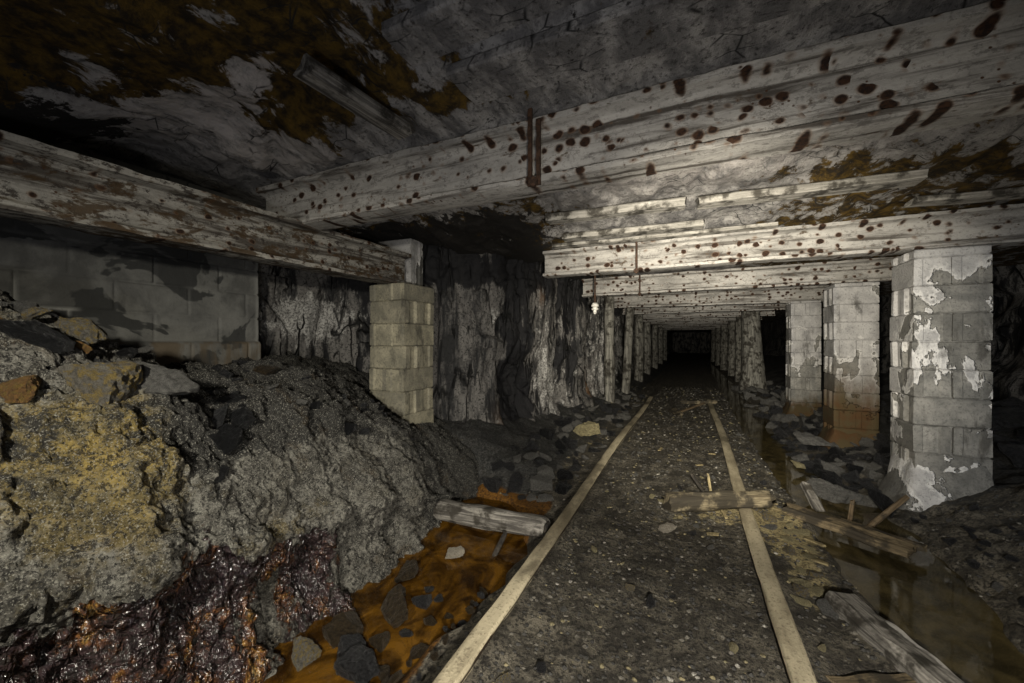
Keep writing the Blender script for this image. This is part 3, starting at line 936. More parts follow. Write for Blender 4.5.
def block_pillar(name, x, y, z0, z1, w, d, mat, label, seed, first=0, footing=.18, rotz=0.0, group='concrete block pillars'):
    rnd = random.Random(seed)
    root = empty(name, (x + w / 2, y + d / 2, z0), (0, 0, R(rotz)))
    setp(root, label, 'pillar', group)
    bm = bmesh.new()
    # mortar core
    m = bmesh.ops.create_cube(bm, size=1.0)['verts']
    H = z1 - z0
    for v in m:
        v.co = Vector((v.co.x * (w - .05), v.co.y * (d - .05), (v.co.z + .5) * (H - .02)))
    z, k = 0.0, first
    while z < H - .02:
        h = min(.2, H - z)
        if h < .06: h = H - z
        if k % 2 == 0:
            for s in (-1, 1):
                block_prism(bm, 0, s * d / 4, z, w, d / 2 - .004, h, 'x', rnd, .026)
        else:
            for s in (-1, 1):
                block_prism(bm, s * w / 4, 0, z, w / 2 - .004, d, h, 'y', rnd, .014)
        z += h
        k += 1
    # waviness of hand-laid, smeared blocks
    bmesh.ops.triangulate(bm, faces=[f for f in bm.faces if len(f.verts) > 4])
    for v in bm.verts:
        v.co.x += .006 * nz(v.co, 3, seed)
        v.co.y += .006 * nz(v.co, 3, seed + 20)
    bm_obj('shaft', bm, mat, root, smooth=35)
    if footing:
        # mortar haunch smeared round the foot
        n = 40
        rings = []
        for r_, zz in ((.16, -.25), (.10, -.02), (.035, footing * .35), (.012, footing * .75), (-.03, footing)):
            ring = []
            for q in range(n):
                a = 2 * math.pi * q / n
                ca, sa = math.cos(a), math.sin(a)
                e = 1 / max(abs(ca) / (w / 2), abs(sa) / (d / 2))
                wob = 1 + .12 * nz((ca * 2, sa * 2, zz * 3), 1.3, seed)
                ring.append((ca * (e + r_ * wob), sa * (e + r_ * wob), zz + (.05 * nz((ca, sa, 0), 2, seed + 5) if zz > 0 else 0)))
            rings.append(ring)
        f = bm_obj('footing', bm_loft(rings), mat, root, smooth=60)
    return root


block_pillar('block_pillar', 1.47, 3.76, .0, 1.862, .40, .36, M['pillar_a'], 'nearest block pillar on the right, pale plaster peeling off grey blocks', 4, 1, footing=.36)
block_pillar('block_pillar', 1.50, 5.58, .02, 1.862, .40, .38, M['pillar_b'], 'block pillar with orange rusty foot, behind the nearest peeling pillar', 9, 0)
block_pillar('block_pillar', 1.50, 7.66, .02, 1.858, .40, .38, M['pillar_c'], 'slim pale block pillar third along the right side of the track', 14, 1)
lp = block_pillar('block_pillar', -2.63, 2.67, .36, 1.71, .40, .42, M['pillar_l'], 'single yellowish block pillar on the left, rising out of the dirt bank', 21, 1, footing=0)
# packing block above it
bm = bmesh.new()
block_prism(bm, 0, 0, 0, .40, .20, .48, 'x', random.Random(3), .015)
o = bm_obj('packing_block', bm, M['slab'], loc=(-2.64, 3.09, 1.715), rot=(0, 0, R(4)), smooth=35)
setp(o, 'plain grey packing block above the left pillar, tucked behind the lengthwise girder', 'block')


# ------------------------------------------------------------------ timber props
def prop(x, y, z0, z1, r0, r1, lean, seed, label, mat='post', group='props along the heading'):
    rings = []
    n, k = 16, 18
    for i in range(k):
        t = i / (k - 1)
        r = r1 + (r0 - r1) * (1 - t) ** 1.6
        ring = []
        for q in range(n):
            a = 2 * math.pi * q / n
            rr = r * (1 + .16 * nz((math.cos(a), math.sin(a), t * 3), 1.3, seed) + .05 * nz((math.cos(a), math.sin(a), t * 9), 3, seed))
            ring.append((lean[0] * t + rr * math.cos(a), lean[1] * t + rr * math.sin(a), (z1 - z0) * t))
        rings.append(ring)
    o = bm_obj('mine_prop', bm_loft(rings), M[mat], loc=(x, y, z0), smooth=60)
    setp(o, label, 'post', group)
    return o


prop(1.42, 11.2, -.05, 2.12, .29, .19, (-.06, .1), 1, 'thick pale rough prop on the right, splayed at the foot, beyond the third block pillar')
prop(1.42, 13.6, -.03, 2.12, .17, .15, (0, 0), 2, 'pale prop on the right, just past the thick splayed prop')
prop(1.42, 15.9, -.03, 2.12, .19, .17, (0, 0), 3, 'pale prop on the right, two past the thick splayed prop')
for k, (x, y) in enumerate([(1.38, 19.0), (1.38, 22.5), (1.35, 26.5)]):
    prop(x, y, -.03, 2.12, .2, .17, (0, 0), 5 + k, 'dim prop far down the right side of the dark heading')
prop(-1.30, 8.9, -.05, 2.14, .10, .09, (.12, .0), 11, 'slanting pale prop on the left, beside the dark gap in the rock')
prop(-1.36, 7.35, -.02, 2.12, .10, .09, (0, 0), 12, 'upright pale prop on the left, below the hanging white insulator')
for k, (x, y) in enumerate([(-1.32, 11.6), (-1.35, 14.2), (-1.35, 17.5), (-1.35, 21), (-1.35, 25)]):
    prop(x, y, -.03, 2.12, .13, .12, (0, 0), 20 + k, 'dim prop far down the left side of the dark heading')


# ------------------------------------------------------------------ rails
def rail(x_of, y0, y1, z_of, seed, head=.064, height=.10):
    hh, f, wb = head / 2, .042, .009
    prof = [(-f, 0), (f, 0), (f, .009), (wb + .006, .02), (wb, .03), (wb, height - .04), (hh - .004, height - .030), (hh, height - .022), (hh, height - .010), (hh * .80, height - .002), (hh * .3, height), (-hh * .3, height), (-hh * .80, height - .002), (-hh, height - .010), (-hh, height - .022), (-hh + .004, height - .030), (-wb, height - .04), (-wb, .03), (-wb - .006, .02), (-f, .009)]
    ys = np.concatenate([np.arange(y0, min(4, y1), .05), np.arange(max(4, y0), y1, .15)])
    rings = []
    for y in ys:
        x, z = x_of(y), z_of(y)
        rings.append([(x + a + .003 * nz((a * 30, y * 6, b * 30), 1, seed), y, z + b + .003 * nz((a * 30, y * 5, b * 30), 1, seed + 9)) for a, b in prof])
    return bm_loft(rings)


o = bm_obj('rail', rail(lambda y: -.735 + .012 * math.sin(y * 1.1) + .006 * y * .6, .25, 8.3, lambda y: -.015 + .006 * math.sin(y * 1.7), 5, .078, .115), M['rail'], smooth=40)
setp(o, 'pale dusty rail on the left of the track, rounded and unbroken', 'rail', 'rails of the track')
o = bm_obj('rail', rail(lambda y: .352 + .010 * math.sin(y * 1.3 + 1) + (.02 * max(0, 3 - y)) * -.3, .25, 8.6, lambda y: -.022 + .006 * math.sin(y * 1.3), 8, .082, .10), M['rail'], smooth=40)
setp(o, 'pale dusty rail on the right of the track, a log lying across it', 'rail', 'rails of the track')


# ------------------------------------------------------------------ timber lying about
def lie(o, p0, p1, roll=0.0):
    """turns an object whose length runs along +x so that it lies from p0 towards p1"""
    p0, p1 = Vector(p0), Vector(p1)
    d = (p1 - p0).normalized()
    q = d.to_track_quat('X', 'Z')
    o.rotation_mode = 'QUATERNION'
    from mathutils import Quaternion
    o.rotation_quaternion = q @ Quaternion((1, 0, 0), roll)
    o.location = p0
    return o


def log_bm(L, r, seed, flat=1.0, n=18, k=26, ragged=.06, taper=1.0, half=False):
    rings = []
    for i in range(k):
        t = i / (k - 1)
        ring = []
        for q in range(n):
            a = 2 * math.pi * q / n
            ca, sa = math.cos(a), math.sin(a)
            rr = r * (1 + (taper - 1) * t) * (1 + .18 * nz((ca, sa, t * L * 3), 1.4, seed) + .09 * nz((ca * 3, sa * 3, t * L * 2), 1.7, seed + 3))
            if half and sa < -.15: sa = -.15 + (sa + .15) * .25
            end = 0
            if i in (0, k - 1):
                end = ragged * nz((ca * 2, sa * 2, i), 1.5, seed) * (1 if i == 0 else -1)
                rr *= .86
            ring.append((t * L + end, rr * ca, rr * sa * flat))
        rings.append(ring)
    return bm_loft(rings)


def plank_bm(L, w, h, seed, rag=.04, warp=.006, k=22, chip=.01):
    """sawn board along +x: worn edges, ragged ends"""
    rings = []
    b = min(w, h) * .16
    prof = [(-w / 2 + b, -h / 2), (0, -h / 2), (w / 2 - b, -h / 2), (w / 2, -h / 2 + b), (w / 2, h / 2 - b), (w / 2 - b, h / 2), (w * .2, h / 2), (-w * .2, h / 2), (-w / 2 + b, h / 2), (-w / 2, h / 2 - b), (-w / 2, -h / 2 + b)]
    for i in range(k):
        t = i / (k - 1)
        ring = []
        for (y, z) in prof:
            x = t * L
            if i in (0, k - 1):
                x += rag * nz((y * 18, z * 18, i * 3.0), 1, seed)
            e = chip * nz((x * 5, y * 8, z * 8), 1.5, seed)
            ring.append((x, y + e + warp * nz((x * 2, 0, 0), 1, seed), z + e * .6 + warp * nz((x * 2, 5, 0), 1, seed + 4)))
        rings.append(ring)
    return bm_loft(rings)


def wood(name, bm, mat, p0, p1, label, cat, roll=0.0, group=None, smooth=32):
    o = bm_obj(name, bm, M[mat], smooth=smooth)
    lie(o, p0, p1, roll)
    return setp(o, label, cat, group)


o = wood('rotten_log', log_bm(.70, .076, 4, .85, ragged=.05, taper=.8), 'log', (-.14, 2.87, .10), (.50, 3.16, .125), 'short rotten log lying across the right rail', 'log')
wood('split_plank', plank_bm(.62, .10, .05, 5, .05), 'plank', (.60, 3.25, .045), (1.11, 2.94, .015), 'splintered brown plank bridging the ditch towards the nearest block pillar', 'plank', R(8))
wood('split_plank', plank_bm(.38, .05, .035, 6, .05), 'plank', (.90, 3.20, .03), (1.20, 3.02, .02), 'narrow splintered strip lying along the far side of the brown ditch plank', 'plank', R(-10))
wood('timber_baulk', plank_bm(1.0, .135, .12, 7, .03, k=30, chip=.014), 'baulk', (.625, 2.24, .0), (.945, 1.34, .02), 'grey squared timber with a white edge, lying beside the ditch at lower right', 'timber', R(-6))
wood('cross_plank', plank_bm(.34, .06, .035, 8, .01), 'plank', (.45, 1.69, .005), (.76, 1.85, .005), 'thin brown plank between the right rail and the grey timber, at bottom edge', 'plank')
root = empty('sleeper_log', (-1.60, 2.27, .03))
setp(root, 'old split sleeper log across the orange pool, iron bracket on its end', 'log')
o = bm_obj('log', log_bm(.80, .075, 31, .9, half=False, ragged=.02, taper=.92), M['timber'], root, smooth=50)
o.rotation_euler = (0, R(-1), R(1.5))
bm = bmesh.new()
for (sx, sz, px, pz) in ((.02, .15, .80, -.005), ):
    v = bmesh.ops.create_cube(bm, size=1)['verts']
    for q in v: q.co = Vector((q.co.x * sx + px + q.co.z * .03, q.co.y * .05 - .03, q.co.z * sz + pz))
bmesh.ops.bevel(bm, geom=bm.edges[:], offset=.004, segments=1, affect='EDGES')
setp(bm_obj('bracket', bm, M['darkiron'], root), 'dark iron bracket on the log end')
wood('far_plank', log_bm(.62, .030, 14, 1.0, ragged=.02), 'log', (-.15, 7.95, .06), (.47, 8.10, .085), 'pale pole lying across the far end of the right rail', 'pole')
wood('thin_pole', log_bm(1.15, .020, 15, 1.0, ragged=.02), 'stick', (.24, 7.95, .07), (-.19, 6.9, .035), 'thin brown pole lying slantwise between the rails, far off', 'pole')
wood('broken_board', plank_bm(.42, .10, .035, 16, .05), 'log', (-.27, 7.0, .07), (-.02, 6.28, .05), 'short broken board tilted up between the rails', 'board', R(20))
# sticks
wood('stick', log_bm(.19, .010, 17, ragged=.02, k=10, n=8), 'chip', (.15, 3.27, .03), (.125, 3.25, .20), 'short pale twig standing up behind the rotten log', 'stick')
wood('stick', log_bm(.20, .012, 18, ragged=.02, k=10, n=8), 'darkiron', (.12, 3.27, .03), (.02, 3.36, .15), 'black stick leaning beside the pale twig behind the log', 'stick')
wood('stick', log_bm(.20, .013, 19, ragged=.02, k=10, n=8), 'stick', (.975, 3.34, -.06), (.995, 3.33, .14), 'short brown stick standing upright out of the ditch', 'stick')
wood('stick', log_bm(.50, .017, 20, ragged=.02, k=14, n=8), 'stick', (1.05, 3.30, -.04), (1.43, 3.68, .13), 'long brown stick leaning from the ditch against the nearest pillar foot', 'stick')
wood('stick', log_bm(.17, .014, 26, ragged=.02, k=10, n=8), 'darkiron', (-1.05, 2.02, -.08), (-1.01, 2.15, .06), 'thin dark stick leaning on the near side of the sleeper log', 'stick')
wood('timber_stub', plank_bm(.25, .06, .05, 22, .03), 'timber', (.88, 3.56, -.07), (.83, 3.75, .07), 'dark stub of timber slanting out of the ditch water', 'timber')

chips = [(.13, 3.05, 40), (.22, 2.92, 100), (.62, 2.86, -48), (.60, 2.55, -40), (.10, 2.65, 10), (.05, 4.1, 30), (-.3, 4.5, 80), (.18, 4.6, -10), (.52, 3.28, -42), (.45, 3.30, 10)]
for i, (x, y, a) in enumerate(chips):
    L = random.uniform(.06, .16)
    z = float(floor_h(x, y)) + .012
    o = wood('wood_splinter', plank_bm(L, random.uniform(.018, .035), .010, 60 + i, .02, k=6, chip=.004), 'chip', (x, y, z), (x + math.cos(R(a)), y + math.sin(R(a)), z + .08), 'yellow wood splinter lying on the mud around the right rail', 'splinter', group='wood splinters by the right rail')


# ------------------------------------------------------------------ boards and fittings under the roof
def board(x0, y0, z0, x1, y1, z1, w, h, label, seed, mat='board', roll=0.0):
    L = math.dist((x0, y0, z0), (x1, y1, z1))
    return wood('ceiling_board', plank_bm(L, w, h, seed, .02, k=24, chip=.006), mat, (x0, y0, z0), (x1, y1, z1), label, 'board', roll, 'roof lagging boards')


board(-1.02, 2.92, 2.165, -.03, 2.96, 2.16, .12, .06, 'pale lagging board under the roof, ending at the gap beside the longer board', 41)
board(.05, 2.98, 2.155, 1.22, 3.04, 2.15, .15, .05, 'longest pale lagging board under the roof, broken off at a dark rock', 42)
board(-1.05, 3.45, 2.15, .10, 3.50, 2.145, .12, .05, 'pale lagging board close above the second beam', 43)
board(1.25, 3.22, 2.06, 2.02, 3.25, 2.05, .13, .035, 'smooth grey lagging board at the roof right above the nearest pillar', 44)
board(-1.05, 1.22, 2.37, .35, 1.20, 2.40, .20, .05, 'broad grey board at the roof, first of two near the top edge', 45, 'roof')
board(-.92, 1.48, 2.33, 1.9, 1.46, 2.33, .24, .045, 'long dark grey roof board just in front of the nearest beam', 46, 'roof')
board(-1.42, 1.08, 2.31, -1.36, 1.62, 2.30, .10, .07, 'short plank end hanging lengthwise from the stained roof', 47, 'timber')
board(-1.20, 3.62, 2.12, .62, 3.66, 2.115, .10, .03, 'thin board resting against the far side of the long pale board', 48, 'board')

# rusty strap on the nearest beam
root = empty('ceiling_strap', (-.69, 1.782, 1.98))
setp(root, 'rusty strap clamped over the nearest beam', 'strap', 'roof straps')


def strap(root, h, w=.022, off=.0, two=True, mat='rust'):
    for s in ((-1, 1) if two else (0,)):
        bm = bm_loft([[(s * .022 - w / 2 + .006 * nz((0, 0, t * 7), 1, s + 2), -.012 + off, z), (s * .022 + w / 2, -.014 + off, z), (s * .022 + w / 2, .0 + off, z), (s * .022 - w / 2, 0 + off, z)]
                      for t, z in [(i / 12, -.02 + (h + .02) * i / 12 - (.06 if s == 1 else 0) * (i / 12)) for i in range(13)]])
        bm_obj('strap_bar', bm, M[mat], root)
    bm = bmesh.new()
    bmesh.ops.create_cone(bm, cap_ends=True, segments=6, radius1=.026, radius2=.026, depth=.03)
    bmesh.ops.transform(bm, matrix=Matrix.Translation((0, -.02 + off, -.005)) @ Matrix.Rotation(R(90), 4, 'X'), verts=bm.verts)
    bmesh.ops.bevel(bm, geom=bm.edges[:], offset=.004, segments=1, affect='EDGES')
    bm_obj('nut', bm, M[mat], root)


strap(root, .36)
root = empty('ceiling_strap', (-.45, 3.785, 1.86))
setp(root, 'thin rusty strap hanging on the second beam, its nut at the lower flange', 'strap', 'roof straps')
strap(root, .30, .02, two=False)
root = empty('ceiling_strap', (-.63, 5.66, 1.86))
setp(root, 'thin rusty strap hanging on the third beam', 'strap', 'roof straps')
strap(root, .26, .02, two=False)

# trolley-wire hanger with porcelain insulator
root = empty('insulator_hanger', (-1.085, 4.9, 1.67))
setp(root, 'white porcelain insulator hanging on a rod on the left beyond the second beam', 'insulator')


def lathe(prof, n=20):
    return bm_loft([[(r * math.cos(2 * math.pi * q / n), r * math.sin(2 * math.pi * q / n), z) for q in range(n)] for r, z in prof])


bm_obj('rod', lathe([(.010, .46), (.010, .12), (.014, .11), (.014, -.02)], 10), M['rust'], root, smooth=40)
bm_obj('bell', lathe([(.016, .02), (.034, .008), (.046, -.018), (.046, -.03), (.030, -.034), (.030, -.045), (.044, -.055), (.042, -.07), (.022, -.078), (.022, -.11), (.012, -.125)]), M['porcelain'], root, smooth=40)


# ------------------------------------------------------------------ water
def pool(name, poly_x, poly_y, z, mat, label, cat):
    bm = bmesh.new()
    f = bm.faces.new([bm.verts.new((x, y, z)) for x, y in zip(poly_x, poly_y)])
    o = bm_obj(name, bm, M[mat])
    if o.data.polygons[0].normal.z < 0: o.data.flip_normals()
    return setp(o, label, cat)


o = pool('orange_pool', [-1.75, -.7, -.7, -1.75], [.2, .2, 2.95, 2.95], -.055, 'orange_water', 'pool of orange iron-stained water beside the left rail', 'pool')
ysr = np.linspace(.6, 26, 60)
l, r = chan_right(ysr)
o = pool('ditch_water', list(l - .06) + list((r + .10)[::-1]), list(ysr) + list(ysr[::-1]), -.052, 'brown_water', 'murky brown water standing in the ditch along the right of the track', 'ditch')


# ------------------------------------------------------------------ stones
def rock_mesh(name, seed, squash=(1, .8, .55), layered=False):
    """a broken stone: a box cut by random planes, so faces are flat and edges sharp, then roughened"""
    rr = np.random.default_rng(seed)
    bm = bmesh.new()
    bmesh.ops.create_cube(bm, size=1.0)
    for v in bm.verts:
        v.co += Vector(rr.uniform(-.13, .13, 3))
    for _ in range(7):
        nrm = Vector(rr.normal(size=3)).normalized()
        r = bmesh.ops.bisect_plane(bm, geom=bm.verts[:] + bm.edges[:] + bm.faces[:], plane_co=nrm * rr.uniform(.30, .46), plane_no=nrm, clear_outer=True)
        bmesh.ops.holes_fill(bm, edges=[e for e in bm.edges if e.is_boundary], sides=0)
    for v in bm.verts:
        v.co = Vector((v.co.x * squash[0], v.co.y * squash[1], v.co.z * squash[2]))
    bmesh.ops.bevel(bm, geom=bm.edges[:], offset=.012, segments=1, affect='EDGES')
    bmesh.ops.triangulate(bm, faces=bm.faces[:])
    for _ in range(3):
        bmesh.ops.subdivide_edges(bm, edges=[e for e in bm.edges if e.calc_length() > .09], cuts=1)
        bmesh.ops.triangulate(bm, faces=[f for f in bm.faces if len(f.verts) > 3])
    bm.normal_update()
    for v in bm.verts:
        d = .035 * nz(v.co, 5, seed) + .03 * nz(v.co, 13, seed)
        if layered:
            d += .05 * nz((0, 0, math.floor(v.co.z * 20)), 1.37, seed)
        v.co += v.normal * d
    bmesh.ops.recalc_face_normals(bm, faces=bm.faces[:])
    me = bpy.data.meshes.new(name)
    bm.to_mesh(me)
    bm.free()
    me.polygons.foreach_set('use_smooth', [True] * len(me.polygons))
    me.set_sharp_from_angle(angle=R(22))
    return me


ROCK = {}


def rock_variant(kind, mat, k):
    key = (kind, mat, k)
    if key not in ROCK:
        sq = {'chunk': (1, .8, .6), 'slab': (1, .62, .26), 'lump': (1, .9, .75), 'layer': (1, .75, .5)}[kind]
        ROCK[key] = rock_mesh('stone', 100 * k + len(kind) * 7 + ord(kind[1]), sq, kind == 'layer')
        ROCK[key].materials.append(M[mat])
    return ROCK[key]


def stone(name, kind, mat, k, loc, size, rot, label, cat, group=None):
    o = bpy.data.objects.new(name, rock_variant(kind, mat, k))
    COL.objects.link(o)
    o.location = loc
    o.scale = (size, size, size)
    o.rotation_euler = rot
    return setp(o, label, cat, group)


def tree_of(name):
    me = bpy.data.objects[name].data
    return BVHTree.FromPolygons([v.co[:] for v in me.vertices], [p.vertices[:] for p in me.polygons])


GROUND = [tree_of('floor'), tree_of('bank')]


def ground(x, y):
    return max((h[0].z for h in (t.ray_cast(Vector((x, y, 3.0)), Vector((0, 0, -1))) for t in GROUND) if h[0]), default=0.0)


# on the bank: seated on the slope
def S(name, kind, mat, k, loc, size, *rest):
    if loc[0] < -1.8 and loc[1] < 2.4 and name in ('boulder', 'shale_slab', 'coal_slab', 'coal_lump'):
        loc = (loc[0], loc[1], ground(loc[0], loc[1]) + size * .04)
    return stone(name, kind, mat, k, loc, size, *rest)


S('boulder', 'chunk', 'crusted', 1, (-1.88, .66, .90), .22, (.15, .35, .7), 'largest boulder on the bank crest, grey with yellow crust on it', 'boulder')
S('shale_slab', 'slab', 'grey', 2, (-1.90, .83, .975), .28, (.1, .42, .25), 'tilted grey-brown shale slab on the bank crest, between boulder and coal lumps', 'slab')
S('boulder', 'lump', 'ochre', 3, (-1.90, .47, 1.07), .11, (0, 0, .4), 'small orange-brown boulder on the bank at the very left edge', 'boulder')
S('coal_slab', 'slab', 'coal', 4, (-2.02, .54, 1.16), .17, (.1, .6, .6), 'broad black coal slab set in the bank above the orange boulder', 'slab')
S('boulder', 'chunk', 'crusted', 5, (-2.15, .70, 1.18), .14, (.4, .2, 1.4), 'ochre-stained boulder at the top of the bank, against the dark gap', 'boulder')
S('coal_lump', 'chunk', 'coal', 6, (-1.76, .99, .79), .13, (.5, .6, .3), 'shiny black coal lump halfway down the bank', 'coal')
S('coal_lump', 'slab', 'coal', 7, (-1.86, 1.09, .91), .18, (.9, .5, -.4), 'leaning black coal flake on the bank, above the shiny coal lump', 'coal')
S('shale_slab', 'slab', 'shale', 8, (-1.90, 1.03, .92), .15, (.8, .3, -.5), 'small dark shale slab propped next to the leaning coal flake', 'slab')
S('coal_lump', 'chunk', 'coal', 9, (-1.98, 1.12, .98), .13, (.2, .3, .8), 'black coal lump at the bank crest, behind the propped shale slab', 'coal')
S('coal_lump', 'lump', 'coal', 10, (-1.66, .90, .68), .075, (.2, .3, .8), 'small round coal lump below the shiny one on the bank', 'coal')
S('boulder', 'slab', 'rusty', 11, (-2.3, 1.5, 1.02), .18, (.2, .1, .4), 'flat brownish boulder at the bank crest in front of the block wall', 'boulder')
S('shale_slab', 'slab', 'shale', 12, (-2.05, .78, 1.11), .2, (.2, .5, .9), 'dark shale slab leaning behind the largest boulder', 'slab')
rr = random.Random(5)
PLACED = []


def free_spot(make, s, gap=.72, tries=30):
    for _ in range(tries):
        x, y = make()
        if all((x - a) ** 2 + (y - b) ** 2 > (gap * (s + c) / 2) ** 2 for a, b, c in PLACED):
            PLACED.append((x, y, s))
            return x, y
    return None


def scatter(n, area, size, name, kinds, mats, label, cat, group, sink=.14, tilt=.45, gap=.86):
    for _ in range(n):
        s = rr.uniform(*size)
        p = free_spot(area, s, gap)
        if not p: continue
        S(name, rr.choice(kinds), rr.choice(mats), rr.randint(1, 9), (p[0], p[1], ground(*p) + s * sink), s, (rr.uniform(-tilt, tilt), rr.uniform(-tilt, tilt), rr.uniform(0, 6)), label, cat, group)


U = rr.uniform
for o in list(COL.objects):
    if o.name.split('.')[0] in ('boulder', 'shale_slab', 'coal_lump', 'coal_slab'):
        PLACED.append((o.location.x, o.location.y, o.scale.x))
scatter(60, lambda: (U(-2.55, -1.8), U(.72, 2.3)), (.03, .09), 'coal_lump', ['chunk', 'lump', 'slab'], ['coal', 'shale', 'grey', 'shale'], 'small dark lump strewn over the upper slope of the dirt bank', 'coal', 'small lumps on the bank', .2)
scatter(26, lambda: (U(-2.4, -1.9), U(.42, .75)), (.04, .11), 'crest_stone', ['chunk', 'slab'], ['crusted', 'grey', 'shale', 'ochre'], 'small stained stone on the bank crest at far left, round the big boulder', 'stone', 'stones on the bank crest', .15)

# in and round the orange pool
pool_rocks = [(-1.24, 1.40, .20, 'slab', 'rusty', 'largest flat dark rock in the orange pool'), (-1.31, 1.53, .10, 'slab', 'rusty', None), (-1.17, 1.52, .09, 'chunk', 'shale', None), (-1.14, 1.12, .15, 'chunk', 'shale', 'shiny black angular rock in the pool, nearest the frame bottom'),
              (-1.33, 1.22, .15, 'chunk', 'rusty', None), (-1.24, 1.17, .11, 'chunk', 'shale', None), (-1.17, 1.25, .09, 'chunk', 'rusty', None), (-1.02, 1.05, .07, 'lump', 'rusty', None), (-.93, 1.24, .08, 'chunk', 'shale', None), (-.99, 1.28, .08, 'chunk', 'rusty', None),
              (-1.06, 1.44, .06, 'lump', 'rusty', None), (-1.00, 1.50, .05, 'chunk', 'rusty', None), (-1.36, 1.66, .16, 'slab', 'rusty', None), (-1.11, 1.33, .06, 'chunk', 'shale', None), (-1.40, 1.07, .12, 'chunk', 'crusted', None), (-1.05, 1.14, .06, 'chunk', 'rusty', None), (-.97, 1.15, .05, 'lump', 'rusty', None), (-1.20, 1.62, .06, 'chunk', 'shale', None), (-1.11, 1.58, .06, 'chunk', 'shale', None)]
for i, (x, y, s, kind, mt, lab) in enumerate(pool_rocks):
    PLACED.append((x, y, s))
    S('pool_rock', kind, mt, 1 + i % 6, (x, y, -.075 + s * .30), s, (U(-.45, .45), U(-.45, .45), U(0, 6)), lab or 'small rust-coated rock poking out of the orange pool', 'rock', 'rocks in the orange pool')
scatter(45, lambda: (U(-1.4, -.86), U(.95, 1.75)), (.02, .05), 'pool_rock', ['chunk', 'lump'], ['rusty', 'shale', 'rusty'], 'small rust-coated rock poking out of the orange pool', 'rock', 'rocks in the orange pool', 1.1, .3)
S('pale_stone', 'layer', 'white', 2, (-1.24, 1.93, -.03), .10, (.1, .1, .5), 'small chalk-white stone in the orange pool below the sleeper log', 'stone')

# talus left of the track
S('layered_rock', 'layer', 'pale', 3, (-1.16, 4.75, .12), .32, (.05, -.1, .3), 'pale yellow layered rock at the foot of the left wall', 'rock')
PLACED.append((-1.16, 4.75, .36))
scatter(120, lambda: (-U(.9, 1.56), U(2.75, 5.2) if rr.random() < .65 else U(5.2, 9)), (.05, .18), 'talus_stone', ['chunk', 'slab', 'lump'], ['grey', 'shale', 'shale', 'coal', 'grey'], 'angular fallen stone in the dark talus between left wall and left rail', 'stone', 'fallen stones under the left wall')

# rubble between the pillars on the right
for a in ((1.02, 3.80, .34), (.95, 4.52, .16), (1.24, 5.35, .34), (1.34, 3.66, .2), (1.67, 3.94, .56), (1.7, 5.77, .58), (1.7, 7.85, .58), (1.42, 11.2, .6)):
    PLACED.append(a)
S('flat_rock', 'slab', 'grey', 5, (1.02, 3.80, .03), .34, (.15, -.1, -.5), 'flat pale grey rock at the near edge of the rubble heap, beside the ditch', 'rock')
S('pale_stone', 'slab', 'pale', 4, (.95, 4.52, .02), .16, (.1, .3, .4), 'small yellow stone at the ditch edge in front of the rubble heap', 'stone')
S('flat_rock', 'slab', 'grey', 6, (1.24, 5.35, .10), .34, (.1, .1, .2), 'flat brownish rock by the foot of the rust-stained pillar', 'rock')
S('coal_block', 'chunk', 'coal', 2, (1.27, 3.62, .03), .19, (.2, 1.1, .3), 'upright shiny black rock leaning beside the nearest pillar foot', 'rock')
scatter(270, lambda: (U(1.02, 1.9), U(3.8, 6.8)), (.06, .18), 'rubble_rock', ['chunk', 'slab', 'chunk'], ['shale', 'shale', 'coal', 'grey'], 'broken dark rock in the rubble heap between the right-hand block pillars', 'rock', 'rubble between the block pillars', .26, .6, .78)
scatter(60, lambda: (U(1.08, 1.9), U(6.9, 12)), (.10, .30), 'ditch_rock', ['chunk', 'slab', 'chunk'], ['shale', 'grey', 'grey'], 'dim rock piled beyond the third block pillar, at the ditch side', 'rock', 'rocks beyond the third pillar')
scatter(26, lambda: (U(2.2, 3.0), U(4.3, 7)), (.18, .5), 'side_rock', ['chunk', 'slab'], ['shale', 'coal', 'shale'], 'dark rock piled in the gloom to the right of the nearest pillar', 'rock', 'rocks in the side room', .1, .4, .95)
scatter(40, lambda: (U(1.36, 1.75), U(2.2, 3.6)), (.025, .07), 'bank_stone', ['chunk', 'lump'], ['shale', 'grey', 'shale'], 'small dark stone on the muddy edge right of the ditch, before the nearest pillar', 'stone', 'stones on the right ditch edge', .1)

# stones on the track bed
S('track_stone', 'layer', 'white', 5, (-.13, 2.62, .03), .095, (0, .1, .4), 'round pale stone between the rails, largest on the near track bed', 'stone')
PLACED.append((-.13, 2.62, .095))
scatter(22, lambda: (U(.43, .64), U(2.1, 3.3)), (.04, .12), 'flaky_stone', ['layer', 'slab'], ['pale', 'crusted', 'grey'], 'yellowish flaky stone in the mud between the right rail and the ditch', 'stone', 'flaky stones by the right rail', .02, .2)
scatter(90, lambda: ((U(-.62, .26) if rr.random() < .7 else U(.43, .64)), .9 + 6 * rr.random() ** 1.3), (.02, .06), 'track_stone', ['chunk', 'lump', 'slab'], ['grey', 'shale', 'pale', 'grey', 'crusted'], 'small loose stone trodden into the mud of the track bed', 'stone', 'loose stones on the track bed', .06)


